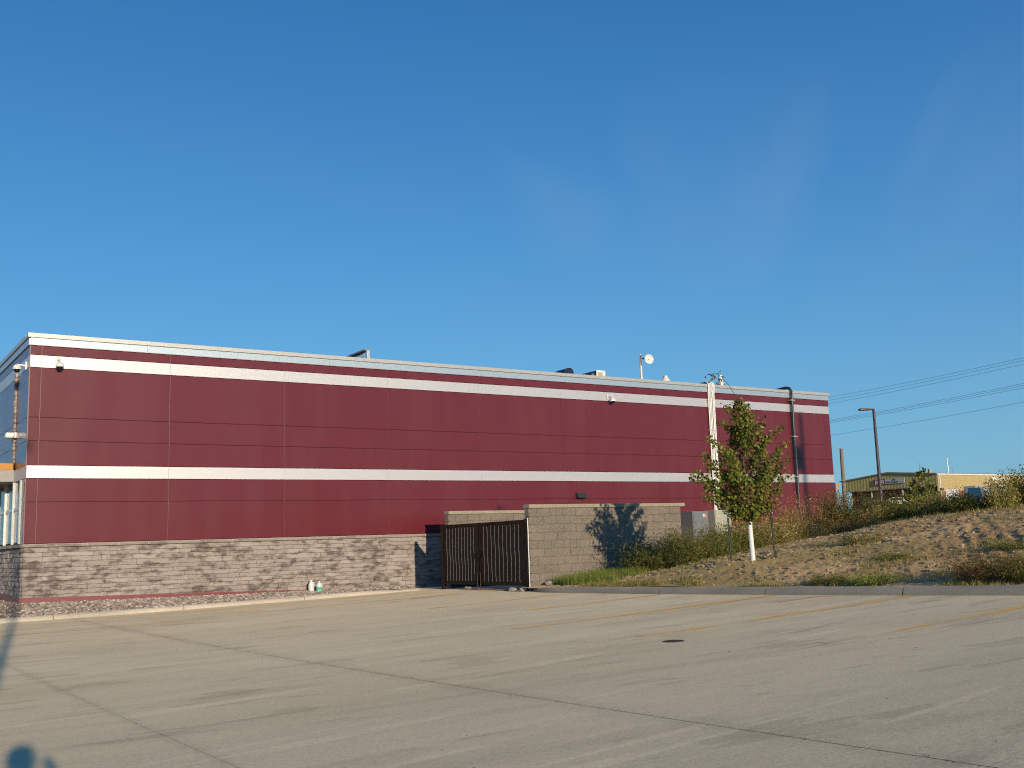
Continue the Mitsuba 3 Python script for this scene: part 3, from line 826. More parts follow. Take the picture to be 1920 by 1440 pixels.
# gate: two leaves across the open end
gate = thing('enclosure_gate', 'dark brown double leaf metal gate closing the block enclosure', 'gate')
GX = 15.0
for li, (ya, yb) in enumerate(((22.02, 24.185), (24.225, 26.12))):
    lf = f'{gate}__leaf' if li == 0 else f'{gate}__leaf_001'
    USED.add(lf)
    z0, z1 = 0.30, 1.94
    put(f'{lf}__frame', cat([box(GX - 0.03, GX + 0.03, ya, ya + 0.06, z0, z1), box(GX - 0.03, GX + 0.03, yb - 0.06, yb, z0, z1), box(GX - 0.029, GX + 0.029, ya + 0.06, yb - 0.06, z1 - 0.06, z1), box(GX - 0.029, GX + 0.029, ya + 0.06, yb - 0.06, z0, z0 + 0.07)]), 'm_gate')
    put(f'{lf}__backing_sheet', box(GX + 0.031, GX + 0.036, ya, yb, z0, z1), 'm_gate')
    n = 11
    e = np.linspace(ya + 0.06, yb - 0.06, n + 1)
    for a, b in zip(e[:-1], e[1:]):
        put(f'{lf}__picket', cbox(GX - 0.026, GX + 0.03, a + 0.020, b - 0.018, z0 + 0.07, z1 - 0.06, 0.004), 'm_gate')
        put(f'{lf}__sunlit_edge_strip', box(GX - 0.024, GX + 0.0305, a + 0.0165, a + 0.0198, z0 + 0.09, z1 - 0.10), 'm_sunlit_edge')  # added strip: sunlight on the picket side put into its pale colour
    for z in (0.5, 1.65):
        put(f'{lf}__hinge', cbox(GX - 0.05, GX + 0.03, (ya - 0.03 if li == 0 else yb - 0.03), (ya + 0.04 if li == 0 else yb + 0.04), z, z + 0.12, 0.006), 'm_gate')
    ym = yb - 0.05 if li == 0 else ya + 0.05
    put(f'{lf}__drop_rod', tube([(GX - 0.05, ym, 0.17), (GX - 0.05, ym, 0.62)], 0.011, 8), 'm_rust', smooth=50)
part(gate, 'post', cbox(GX - 0.055, GX + 0.055, 21.875, 21.985, 0.0, 1.97, 0.008), 'm_gate')
part(gate, 'post', tube([(GX - 0.03, 21.84, 0.0), (GX - 0.03, 21.84, 1.975)], 0.018, 12), 'm_galv', smooth=50)
part(gate, 'post', cbox(GX - 0.05, GX + 0.05, 26.13, 26.23, 0.0, 1.97, 0.008), 'm_gate')
part(gate, 'latch', cat([cbox(GX - 0.07, GX - 0.03, 24.08, 24.33, 1.12, 1.17, 0.006), cbox(GX - 0.075, GX - 0.03, 24.16, 24.24, 1.03, 1.12, 0.006)]), 'm_gate')
rd = thing('metal_rod', 'long thin reddish rod lying on the ground before the gate', 'rod')
part(rd, 'shaft', tube([(14.86, 24.55, 0.215), (14.88, 22.55, 0.185)], 0.016, 8), 'm_pipe_red', smooth=50)
part(rd, 'cap', tube([(14.855, 24.75, 0.22), (14.86, 24.5, 0.216)], 0.033, 10), 'm_rock', smooth=50)


def rock(name, label, c, s, seed, m='m_rock'):
    a = trimesh.creation.icosphere(2)
    v = np.array(a.vertices)
    v *= (1 + 0.5 * (meshkit.noise(v * 1.6 + seed * 3.1, seed) - 0.5) + 0.2 * (meshkit.noise(v * 4 + seed, seed + 1) - 0.5))[:, None]
    v = v * np.array(s) + np.array(c)
    k = put(name, trimesh.Trimesh(v, a.faces, process=False), m)
    labels[k] = {'label': label, 'category': 'rock'}


rock('rock', 'pale rock lying at the end of the metal rod by the gate', (14.84, 22.42, 0.20), (0.09, 0.17, 0.07), 1)
rock('rock', 'small pale rock at the foot of the gate post', (14.78, 21.86, 0.22), (0.08, 0.09, 0.06), 2)
RN = ['first', 'second', 'third', 'fourth', 'fifth', 'sixth', 'seventh']
for i, (x, y) in enumerate([(15.35, 21.5), (15.65, 21.35), (15.9, 21.55), (16.2, 21.35), (16.5, 21.5), (16.8, 21.4), (17.15, 21.5)]):
    rock('rock', f'pale rock in the grass at the block wall foot, {RN[i]} of seven from the gate', (x, y, tz(x, y) + 0.04), (0.11 + 0.05 * (i % 3), 0.09, 0.055), 5 + i)
    labels[[q for q in scene if q.startswith('rock')][-1]]['group'] = 'rocks along the block wall foot'

# white jugs on the gravel
def jug(x, y, h, label, sticker):
    t = thing('plastic_jug', label, 'jug')
    z = float(bedz(np.array(x), np.array(y))) - 0.005
    part(t, 'body', lathe([(0, 0), (0.075, 0), (0.082, 0.02), (0.082, h * .55), (0.07, h * .72), (0.035, h * .88), (0.026, h * .9), (0.026, h * .97), (0, h * .97)], (x, y, z), 20), 'm_offwhite', smooth=40)
    part(t, 'cap', lathe([(0, h * .95), (0.03, h * .95), (0.03, h), (0, h)], (x, y, z), 16), 'm_offwhite', smooth=40)
    part(t, 'handle', tube([(x + 0.05, y - .03, z + h * .80), (x + 0.085, y - .03, z + h * .76), (x + 0.088, y - .03, z + h * .6), (x + 0.075, y - .03, z + h * .5)], 0.012, 8), 'm_offwhite', smooth=50)
    if sticker:
        part(t, 'sticker', lathe([(0.0835, h * .15), (0.0838, h * .15), (0.0838, h * .5), (0.0835, h * .5)], (x, y, z), 20), 'm_green_label')


jug(11.86, 28.20, 0.33, 'white plastic jug standing on the gravel against the stone base', False)
jug(11.97, 27.90, 0.31, 'white plastic jug with green label standing in front of the other jug', True)

# ---------------------------------------------------------------- plants
def ribbons(P, w, col, side):
    """P (n, k, 3) curves -> tapering ribbons; side (n, 3)"""
    n, k, _ = P.shape
    ww = w[:, None] * np.linspace(1, 0.25, k)[None]
    A, B = P - side[:, None] * ww[..., None], P + side[:, None] * ww[..., None]
    v = np.stack([A, B], 2).reshape(n, 2 * k, 3)
    f = []
    for i in range(k - 1):
        f += [(2 * i, 2 * i + 1, 2 * i + 3), (2 * i, 2 * i + 3, 2 * i + 2)]
    f = (np.array(f)[None] + (np.arange(n) * 2 * k)[:, None, None]).reshape(-1, 3)
    return v.reshape(-1, 3), f, np.repeat(col, 2 * k, 0)


def leaves(c, size, col, g, slim=0.5, fold=0.25):
    """folded diamond leaves at the points c"""
    n = len(c)
    a = g.normal(size=(n, 3))
    a[:, 2] -= 0.3
    a /= np.linalg.norm(a, axis=1, keepdims=True)
    b = np.cross(a, g.normal(size=(n, 3)))
    b /= np.linalg.norm(b, axis=1, keepdims=True)
    nn = np.cross(a, b)
    s = size[:, None]
    p0, p3 = c - a * s * .5, c + a * s * .5
    p1 = c - a * s * .08 + b * s * slim + nn * s * fold
    p2 = c - a * s * .08 - b * s * slim + nn * s * fold
    v = np.stack([p0, p1, p3, p2], 1).reshape(-1, 3)
    f = (np.array([[0, 1, 2], [0, 2, 3]])[None] + (np.arange(n) * 4)[:, None, None]).reshape(-1, 3)
    return v, f, np.repeat(col, 4, 0)


def join(parts):
    V, F, C, o = [], [], [], 0
    for v, f, c in parts:
        V.append(v)
        F.append(f + o)
        C.append(c)
        o += len(v)
    return trimesh.Trimesh(np.vstack(V), np.vstack(F), process=False), np.vstack(C)


GREEN = np.array([(0.15, 0.18, 0.04), (0.10, 0.14, 0.03), (0.21, 0.20, 0.06), (0.27, 0.21, 0.07)])
OLIVE = np.array([(0.17, 0.165, 0.045), (0.12, 0.13, 0.04), (0.25, 0.20, 0.065), (0.08, 0.10, 0.03)])
TAN = np.array([(0.52, 0.35, 0.13), (0.42, 0.29, 0.10), (0.58, 0.44, 0.20), (0.22, 0.20, 0.06)])
RUST = np.array([(0.29, 0.14, 0.06), (0.20, 0.11, 0.05), (0.33, 0.21, 0.08), (0.15, 0.13, 0.05)])
FRESH = np.array([(0.21, 0.29, 0.05), (0.16, 0.24, 0.045), (0.29, 0.33, 0.08), (0.36, 0.31, 0.12)])


def weed(name, label, cat_, x, y, R, H, n, pal, pal2=None, lean=0.6, leafn=10, leafs=0.05, group=None, seed=0, z=None, slim=0.28, sag=0.12):
    g = np.random.default_rng(1000 + seed)
    z0 = tz(x, y) - 0.03 if z is None else z
    ang, rad = g.random(n) * 2 * np.pi, R * np.sqrt(g.random(n)) * 0.75
    bx, by = x + rad * np.cos(ang), y + rad * np.sin(ang)
    h = H * (0.30 + 0.85 * g.random(n)**1.3) * (1.05 - 0.45 * (rad / R)**2)
    out = lean * R * (0.3 + 0.9 * g.random(n))
    a2 = ang + g.normal(0, 0.7, n)
    t = np.linspace(0, 1, 5)
    P = np.stack([bx[:, None] + np.cos(a2)[:, None] * out[:, None] * t**1.6, by[:, None] + np.sin(a2)[:, None] * out[:, None] * t**1.6, z0 + h[:, None] * (t + sag * t - sag * t**2 * 2)], -1)
    pick = pal[g.integers(0, len(pal), n)] * (0.75 + 0.5 * g.random((n, 1)))
    s = g.normal(size=(n, 3)) * [1, 1, 0.1]
    s /= np.linalg.norm(s, axis=1, keepdims=True)
    pr = [ribbons(P, 0.0035 + 0.004 * g.random(n), pick, s)]
    if leafn:
        m = n * leafn
        i = np.repeat(np.arange(n), leafn)
        tt = 0.12 + 0.88 * g.random(m)**0.8
        k = np.minimum((tt * 4).astype(int), 3)
        fr = tt * 4 - k
        c = P[i, k] * (1 - fr)[:, None] + P[i, k + 1] * fr[:, None] + g.normal(0, 0.022 + 0.02 * H, (m, 3))
        pp = pal2 if pal2 is not None else pal
        col = pp[g.integers(0, len(pp), m)] * (0.7 + 0.6 * g.random((m, 1)))
        pr.append(leaves(c, leafs * (0.6 + 0.8 * g.random(m)), col, g, slim))
    mesh, col = join(pr)
    k = put(name, mesh, 'm_plant', color=np.clip(col, 0, 1))
    labels[k] = {'label': label, 'category': cat_}
    if group:
        labels[k]['group'] = group
    return k


weed('bush', 'low green bush in front of the right end of the block wall', 'bush', 17.95, 20.2, 0.95, 0.80, 520, GREEN, OLIVE, 0.7, 12, 0.05, seed=1)
weed('bush', 'green brown bush standing in front of the electrical cabinets', 'bush', 19.4, 20.4, 1.0, 0.95, 560, OLIVE, GREEN, 0.7, 12, 0.05, seed=2)
weed('weed_clump', 'tall dark stemmed weed beside the right end of the block wall', 'weed', 20.0, 21.45, 0.5, 1.30, 90, RUST, RUST, 0.7, 7, 0.05, seed=3)
weed('bush', 'dark green bush just behind the white tree guard', 'bush', 21.6, 21.3, 0.8, 0.95, 380, GREEN, OLIVE, 0.6, 12, 0.05, seed=4)
weed('bush', 'green bush between the tree guard and the right hand stake', 'bush', 23.6, 22.2, 1.0, 1.15, 420, GREEN, TAN, 0.6, 10, 0.055, seed=5)
weed('weed_clump', 'tall golden tan dried weeds against the maroon wall', 'weed', 28.4, 24.2, 1.15, 1.75, 420, TAN, TAN, 0.8, 9, 0.05, seed=6)
weed('weed_clump', 'golden tan weeds left of the tallest dried weeds', 'weed', 26.6, 24.0, 0.8, 1.25, 260, TAN, OLIVE, 0.7, 9, 0.05, seed=7)
weed('bush', 'large dark olive bush at the right end of the maroon building', 'bush', 29.6, 23.2, 1.45, 1.75, 900, GREEN * 0.6, OLIVE * 0.75, 0.75, 14, 0.055, seed=8)
weed('bush', 'olive bush on the far side of the mound before the olive store', 'bush', 32.2, 23.4, 1.2, 1.35, 480, OLIVE, OLIVE, 0.75, 13, 0.06, seed=9)
weed('weed_clump', 'short tan weeds on the crest below the lamp post', 'weed', 25.2, 18.8, 0.6, 0.65, 200, TAN, TAN, 0.7, 7, 0.04, seed=10)
weed('weed_clump', 'reddish tan weeds on the crest beside the big olive bush', 'weed', 24.6, 19.6, 0.65, 0.55, 220, TAN, RUST, 0.7, 7, 0.04, seed=11)
weed('bush', 'green bush on the crest under the small tree', 'bush', 24.3, 17.2, 1.0, 0.66, 520, GREEN, OLIVE, 0.7, 11, 0.045, seed=12)
weed('bush', 'yellowish green bush on the crest under the corner of the yellow store', 'bush', 24.0, 16.2, 0.75, 0.68, 380, FRESH, TAN, 0.7, 10, 0.045, seed=13)
weed('bush', 'low dark bush on the crest in front of the parked blue van', 'bush', 23.7, 15.1, 1.0, 0.50, 520, GREEN * 0.8, OLIVE * 0.9, 0.7, 11, 0.045, seed=14)
weed('bush', 'large rusty green bush on the crest at the right', 'bush', 24.2, 13.9, 0.80, 0.98, 620, OLIVE, GREEN, 0.7, 13, 0.045, seed=15)
weed('weed_clump', 'tall yellow green weed standing alone before the large crest bush', 'weed', 23.1, 14.1, 0.35, 0.85, 140, FRESH, TAN, 0.7, 10, 0.04, seed=16)
weed('bush', 'rusty brown bush on the crest at the right edge of the view', 'bush', 24.4, 12.95, 0.95, 1.05, 620, RUST, OLIVE, 0.7, 13, 0.045, seed=17)
weed('weed_clump', 'reddish brown weed clump spreading behind the kerb at the right', 'weed', 15.55, 9.75, 0.62, 0.50, 520, RUST, RUST, 0.9, 8, 0.03, seed=18)
weed('weed_clump', 'reddish green weed clump behind the kerb at the far right edge', 'weed', 15.5, 9.0, 0.55, 0.50, 460, RUST, GREEN, 0.9, 9, 0.032, seed=19)
weed('weed_clump', 'small green weed behind the kerb between the two rightmost kerb joints', 'weed', 15.2, 11.8, 0.34, 0.24, 240, FRESH, FRESH, 0.9, 6, 0.03, seed=20)
weed('weed_clump', 'small green weed behind the kerb below the tree', 'weed', 15.2, 12.75, 0.30, 0.22, 220, FRESH, OLIVE, 0.9, 6, 0.03, seed=21)
weed('weed_clump', 'low green weed halfway up the bare soil mound', 'weed', 17.4, 13.0, 0.30, 0.16, 160, FRESH, OLIVE, 0.9, 5, 0.03, seed=22)
weed('weed_clump', 'dry grassy weed on the bare soil right of the tree stakes', 'weed', 19.0, 14.9, 0.5, 0.28, 220, TAN, OLIVE, 0.8, 5, 0.03, seed=23)
weed('weed_clump', 'low green weed on the bare soil at the far right', 'weed', 18.4, 10.9, 0.55, 0.16, 260, FRESH, OLIVE, 0.9, 5, 0.03, seed=24)

for i, (x, y, h, rr, pl, nm) in enumerate([(25.6, 19.6, 0.95, 0.28, TAN, 'tall tan'), (24.7, 18.2, 0.85, 0.25, GREEN, 'tall green'), (24.2, 16.7, 0.95, 0.22, FRESH, 'tall yellow green'), (23.9, 15.75, 0.80, 0.22, TAN, 'short tan'), (23.7, 14.7, 0.75, 0.24, RUST, 'short rusty')]):
    weed('weed_clump', f'{nm} spindly weed rising from the crest, {["first", "second", "third", "fourth", "fifth"][i]} of five from the left', 'weed', x, y, rr, h, 70, pl, pl, 0.6, 9, 0.045, seed=40 + i)

# grass: fresh by the wall foot, sparse dry tufts on the mound
def grass_mesh(cx, cy, h, pal, seed, zf):
    g = np.random.default_rng(seed)
    n = len(cx)
    z0 = zf(cx, cy) - 0.01
    a = g.random(n) * 2 * np.pi
    o = h * (0.15 + 0.7 * g.random(n))
    t = np.linspace(0, 1, 3)
    P = np.stack([cx[:, None] + np.cos(a)[:, None] * o[:, None] * t**2, cy[:, None] + np.sin(a)[:, None] * o[:, None] * t**2, z0[:, None] + h[:, None] * t], -1)
    s = np.stack([-np.sin(a), np.cos(a), 0 * a], 1)
    col = pal[g.integers(0, len(pal), n)] * (0.7 + 0.6 * g.random((n, 1)))
    return ribbons(P, 0.003 + 0.003 * g.random(n), col, s)


def clumped(n, x0, x1, y0, y1, seed, f, thr):
    g = np.random.default_rng(seed)
    x, y = x0 + (x1 - x0) * g.random(n), y0 + (y1 - y0) * g.random(n)
    return x[(v := meshkit.noise(np.stack([x * f, y * f, 0 * x], -1), seed) > thr)], y[v]


x, y = clumped(34000, 14.85, 20.3, 18.6, 21.78, 21, 1.6, 0.30)
keep = (y > 19.3 + 0.28 * (x - 15)) & (y > 20.9 - 2.4 * (x - 14.8) * 0.55)
x, y = x[keep], y[keep]
g = np.random.default_rng(2)
a = grass_mesh(x, y, (0.07 + 0.16 * g.random(len(x))) * np.clip(0.5 + 0.5 * (y - 19.2), 0.45, 1.1), FRESH, 1, terr)
mesh, col = join([a])
k = put('grass', mesh, 'm_plant', color=np.clip(col, 0, 1))
labels[k] = {'label': 'fresh green grass strip along the foot of the block wall', 'category': 'grass', 'kind': 'stuff'}
x, y = clumped(60000, 14.8, 24.4, 5, 21, 31, 1.1, 0.71)
x2, y2 = clumped(20000, 14.78, 15.4, 6, 20, 33, 1.7, 0.55)
x3, y3 = clumped(14000, 22.3, 25.5, 10, 21, 35, 0.9, 0.52)
x, y = np.concatenate([x, x2, x3]), np.concatenate([y, y2, y3])
g = np.random.default_rng(3)
a = grass_mesh(x, y, 0.03 + 0.09 * g.random(len(x))**2, np.vstack([OLIVE * 1.5, FRESH, TAN, TAN]), 4, terr)
mesh, col = join([a])
k = put('dry_grass', mesh, 'm_plant', color=np.clip(col, 0, 1))
labels[k] = {'label': 'sparse dry and green grass tufts scattered over the bare soil mound', 'category': 'grass', 'kind': 'stuff'}
x, y = clumped(22000, 20.4, 37, 20.5, 28.3, 41, 0.6, 0.55)
a = grass_mesh(x, y, 0.10 + 0.40 * np.random.default_rng(6).random(len(x)), np.vstack([OLIVE, TAN, GREEN]), 7, terr)
x, y = clumped(22000, 25, 48, 6, 32, 43, 0.5, 0.4)
b = grass_mesh(x, y, 0.06 + 0.22 * np.random.default_rng(8).random(len(x)), np.vstack([OLIVE, TAN, TAN]), 9, terr)
mesh, col = join([a, b])
k = put('weedy_grass', mesh, 'm_plant', color=np.clip(col, 0, 1))
labels[k] = {'label': 'tall mixed weedy grass behind the mound along the maroon wall', 'category': 'grass', 'kind': 'stuff'}

# clods on the mound
n = 6500
cx, cy = 14.9 + 9.3 * rng.random(n), 6 + 15 * rng.random(n)
cr = 0.010 + 0.032 * rng.random(n)**2.5
pv, pf, per = pebbles(cx, cy, hillz(cx, cy) + 0.2 * cr, cr, 13, 0.75)
tone = np.array([(0.30, 0.21, 0.12), (0.24, 0.165, 0.10), (0.37, 0.28, 0.18)])[rng.integers(0, 3, n)] * (0.8 + 0.4 * rng.random((n, 1)))
k = put('soil_clods', trimesh.Trimesh(pv, pf, process=False), 'm_vertex', color=np.repeat(tone, per, 0))
labels[k] = {'label': 'brown soil clods and stones strewn over the mound', 'category': 'clods', 'kind': 'stuff'}

# ---------------------------------------------------------------- young trees
def young_tree(label, base, top, prof, tips, nleaf, nbranch, leaf, seed, guard=None, twig=None):
    g = np.random.default_rng(seed)
    t = thing('tree', label, 'tree')
    b, tp = np.array(base, float), np.array(top, float)
    H = tp[2] - b[2]
    s = np.linspace(0, 1, 14)
    wob = 0.02 * H / 3.5
    lead = b + (tp - b) * s[:, None] + np.stack([wob * np.sin(s * 9), wob * np.cos(s * 7 + 1), 0 * s], 1) * (s * (1 - s) * 4)[:, None]
    wood = [tube(lead, np.linspace(0.038, 0.006, 14) * H / 3.5, 8)]
    zc = np.array([q[0] for q in prof])
    rc = np.array([q[1] for q in prof])
    ends = [np.array(q, float) for q in tips]
    for i in range(nbranch):
        zz = g.uniform(zc[0], zc[-1])
        r = np.interp(zz, zc, rc) * g.uniform(0.35, 1.0)
        an = g.random() * 2 * np.pi
        cxy = b[:2] + (tp - b)[:2] * (zz - b[2]) / H
        ends.append(np.array([cxy[0] + r * math.cos(an), cxy[1] + r * math.sin(an), zz]))
    C, Wt = [], []
    for e in ends:
        cxy = b + (tp - b) * (e[2] - b[2]) / H
        r = np.linalg.norm((e - cxy)[:2])
        zs_ = max(zc[0] - 0.02, e[2] - 0.85 * r - 0.15)
        st = b + (tp - b) * (zs_ - b[2]) / H
        u = np.linspace(0, 1, 6)[:, None]
        ctrl = st * (1 - u) + e * u
        ctrl[:, 2] += 0.10 * r * np.sin(u[:, 0] * np.pi) - 0
        ctrl[1:-1] += g.normal(0, 0.018, (4, 3))
        wood.append(tube(ctrl, np.linspace(0.011, 0.003, 6) * H / 3.5, 5, cap=False))
        C.append(ctrl)
        Wt.append(max(r, 0.15) + 0.12)
    Wt = np.array(Wt) / sum(Wt)
    bi = g.choice(len(C), nleaf, p=Wt)
    tt = 0.15 + 0.87 * g.random(nleaf)**0.75
    C = np.array(C)
    k = np.minimum((tt * 5).astype(int), 4)
    fr = (tt * 5 - k)[:, None]
    c = C[bi, k] * (1 - fr) + C[bi, k + 1] * fr + g.normal(0, 0.048 * H / 3.5, (nleaf, 3))
    pal = np.array([(0.18, 0.21, 0.04), (0.13, 0.17, 0.035), (0.25, 0.25, 0.06), (0.21, 0.115, 0.04), (0.26, 0.10, 0.05), (0.33, 0.28, 0.09), (0.07, 0.09, 0.025)])
    tone = g.choice(7, nleaf, p=[.29, .24, .23, .06, .03, .08, .07])
    col = pal[tone] * (0.7 + 0.6 * g.random((nleaf, 1)))
    mesh, cl = join([leaves(c, leaf * (0.6 + 0.7 * g.random(nleaf)), col, g, 0.42, 0.16)])
    part(t, 'trunk', cat(wood), 'm_bark', smooth=50)
    part(t, 'crown', mesh, 'm_plant', color=np.clip(cl, 0, 1))
    if twig is not None:
        part(t, 'twig', tube(twig, np.linspace(0.008, 0.003, len(twig)), 5), 'm_bark', smooth=50)
        q = np.array(twig[-3:])
        cc = np.repeat(q, 6, 0) + g.normal(0, 0.05, (18, 3)) - [0, 0, 0.05]
        v, f, cl = leaves(cc, np.full(18, leaf), np.repeat(pal[[1, 3]], 9, 0), g, 0.42)
        part(t, 'twig_leaves', trimesh.Trimesh(v, f, process=False), 'm_plant', color=cl)
    if guard:
        part(t, 'trunk_guard', tube([b + (tp - b) * q for q in np.linspace(-0.02, guard, 6)], np.array([0.058, 0.056, 0.054, 0.053, 0.052, 0.051]), 14), 'm_offwhite', smooth=50)
    return t


def tip(px, py, dep):
    """crown tips measured in the crown's own frame: right, up and towards the viewer, in metres from the trunk foot"""
    return (17.09 + px * 0.831 + dep * -0.55, 16.33 + px * -0.557 + dep * -0.83, 0.86 + py)


tips = [tip(a, b, c) for a, b, c in [(-.45, 3.37, .1), (.12, 3.35, 0), (-.1, 3.1, .1), (-.52, 3.0, 0), (-.80, 2.62, .1), (.55, 2.72, .1), (.80, 2.82, 0), (.86, 2.45, .1), (.55, 2.6, -.2), (.90, 2.12, 0), (.84, 1.75, .1), (.70, 1.45, -.1),
        (-1.22, 1.80, .1), (-1.08, 1.90, 0), (-1.0, 1.35, .15), (-.85, 1.30, .0), (-.92, 2.25, 0), (-.75, 1.75, .2), (.5, 1.1, .1), (.30, .95, 0), (-.05, .85, .1), (-.4, .95, .1), (-.6, 1.1, 0), (-.9, 1.55, -.1), (.4, 3.0, .1)]]
young_tree('young green and reddish tree with a white trunk guard on the soil mound', (17.09, 16.33, 0.76), (16.97, 16.33, 4.36),
           [(1.72, .22), (1.95, .55), (2.25, .82), (2.6, .95), (2.95, .90), (3.3, .80), (3.6, .66), (3.85, .42), (4.1, .26), (4.3, .10)], tips, 7400, 100, 0.080, 77, guard=0.252,
           twig=[(16.99, 16.33, 4.15), (16.93, 16.36, 4.42), (16.80, 16.44, 4.68), (16.66, 16.52, 4.88), (16.55, 16.58, 4.95), (16.44, 16.64, 4.90)])
tb = (26.9, 18.9)
young_tree('small bushy young tree beyond the crest in front of the olive store', (tb[0], tb[1], tz(*tb)), (tb[0], tb[1], 3.28),
           [(1.7, .70), (2.0, .88), (2.3, .82), (2.6, .55), (2.85, .30), (3.2, .08)], [], 2600, 50, 0.07, 78)


def tpost(label, x, y, z0, x2, y2, z1):
    t = thing('stake', label, 'stake', 'steel stakes either side of the young tree')
    a, b = np.array([x, y, z0 - 0.05]), np.array([x2, y2, z1])
    part(t, 'shaft', tube([a, b], 0.021, 6), 'm_tpost')
    part(t, 'tip', tube([a + (b - a) * 0.86, a + (b - a) * 1.003], 0.025, 6), 'm_offwhite')
    part(t, 'rib', tube([a + [0.0, -0.024, 0], b + [0.0, -0.024, -0.15]], 0.008, 4), 'm_tpost')


tpost('green steel stake left of the young tree trunk', 16.73, 16.62, 0.86, 16.70, 16.62, 1.91)
tpost('green steel stake with a white top right of the young tree trunk', 17.46, 16.03, 0.88, 17.41, 16.03, 2.03)

# ---------------------------------------------------------------- lamp posts, poles, wires
lp = thing('street_lamp', 'tall dark lamp post with a single shoebox head on the right', 'street lamp')
lx, ly = 50.75, 38.33
lz = tz(lx, ly)
part(lp, 'pole', tube([(lx, ly, lz - .2), (lx, ly, 8.35)], [0.11, 0.075], 10), 'm_pole_brown', smooth=50)
part(lp, 'lamp_head', cat([cbox(-0.32, 0.32, -0.2, 0.2, -0.06, 0.06, 0.04)]).apply_transform(trimesh.transformations.rotation_matrix(-0.59, [0, 0, 1])).apply_translation((lx - 0.43, ly + 0.29, 8.33)), 'm_dark')
part(lp, 'arm', tube([(lx, ly, 8.30), (lx - 0.2, ly + 0.14, 8.33)], 0.04), 'm_dark')
part(lp, 'base', tube([(lx, ly, lz - .2), (lx, ly, lz + .5)], 0.28, 14), 'm_kerb', smooth=50)
wp = thing('utility_pole', 'weathered wooden pole with a curved lamp arm just right of the maroon building', 'utility pole')
part(wp, 'pole', tube([(61.5, 49.55, 2.4), (61.2, 49.25, 7.3)], [0.16, 0.12], 10), 'm_pole_wood', smooth=50)
part(wp, 'arm', tube([(61.2, 49.25, 7.05), (61.05, 49.35, 7.30), (60.8, 49.5, 7.42), (60.5, 49.7, 7.44)], 0.03, 6), 'm_galv', smooth=50)
part(wp, 'lamp_head', cbox(60.2, 60.6, 49.6, 49.85, 7.38, 7.46, 0.02), 'm_palegrey')
part(wp, 'bracket', box(60.9, 61.4, 49.2, 49.4, 4.9, 4.97), 'm_dark')
WIRES = [((100.38, 88.09, 17.31), (91.34, 45.52, 16.87)), ((100.4, 88.15, 16.91), (91.35, 45.55, 16.66)), ((100.42, 88.21, 16.53), (91.37, 45.6, 16.33)), ((100.53, 88.49, 14.57), (91.46, 45.85, 14.61)), ((100.54, 88.52, 14.42), (91.47, 45.88, 14.43)), ((100.55, 88.54, 14.28), (91.49, 45.91, 14.19)), ((100.64, 88.76, 12.77), (91.56, 46.1, 12.92))]
WN = ['topmost', 'second from top', 'third from top', 'fourth from top', 'fifth from top', 'sixth from top', 'lowest']
for (a, b), w in zip(WIRES, WN):
    u = np.linspace(0, 1, 24)[:, None]
    p = np.array(a) * (1 - u) + np.array(b) * u
    p[:, 2] -= 0.25 * np.sin(u[:, 0] * np.pi)
    k = put('power_line', tube(p, 0.013, 5), 'm_dark', smooth=50)
    labels[k] = {'label': f'dark overhead power line, {w} of seven crossing the sky at right', 'category': 'power line', 'group': 'overhead power lines at the right'}
for (x, y, lab) in ((100.5, 88.4, 'power pole carrying the lines behind the maroon building'), (91.4, 45.75, 'power pole carrying the lines beyond the right edge')):
    t = thing('power_pole', lab, 'utility pole')
    z0 = tz(x, y)
    part(t, 'pole', tube([(x + .2, y, z0 - 1), (x + .2, y, 18)], [0.18, 0.12], 10), 'm_pole_wood', smooth=50)
    for z in (16.7, 14.3):
        part(t, 'crossarm', box(x - .1, x + .3, y - 0.6, y + 0.6, z - .1, z + .02), 'm_pole_wood')

# a lot lamp behind the viewer and a utility pole to the right: their shadows fall into view
bl = thing('street_lamp', 'tall lot lamp behind the viewer whose shadow runs up the left stone corner', 'street lamp')
bx, by = -1.06, -4.0
part(bl, 'pole', tube([(bx, by, -0.1), (bx, by, 10.7)], [0.075, 0.06], 12), 'm_pole_brown', smooth=50)
part(bl, 'lamp_head', cbox(bx - 0.18, bx + 0.18, by - 0.7, by + 0.05, 10.7, 10.85, 0.04), 'm_dark')
bl2 = thing('utility_pole', 'utility pole with a transformer right of the view casting its shadow on the wall', 'utility pole')
ux, uy = 28.0, -2.5
part(bl2, 'pole', tube([(ux, uy, 1.0), (ux, uy, 12.35)], [0.15, 0.09], 10), 'm_pole_wood', smooth=50)
part(bl2, 'transformer', tube([(ux - 0.32, uy, 10.1), (ux - 0.32, uy, 11.0)], 0.24, 14), 'm_palegrey', smooth=50)
part(bl2, 'bracket', box(ux - 0.2, ux, uy - .05, uy + .05, 10.3, 10.8), 'm_galv')

# ---------------------------------------------------------------- far stores, scaled about their true distance
def far(x, y, z, s=1.7):
    return EYE + s * (np.array([x, y, z], float) - EYE)


def fbox(x0, x1, y0, y1, z0, z1):
    a, b = far(x0, y0, z0), far(x1, y1, z1)
    return box(a[0], b[0], a[1], b[1], a[2], b[2])


XC, YC = 98.27, 67.02
st = thing('store_building', 'olive and yellow metal store with a red and white sign in the distance', 'building')
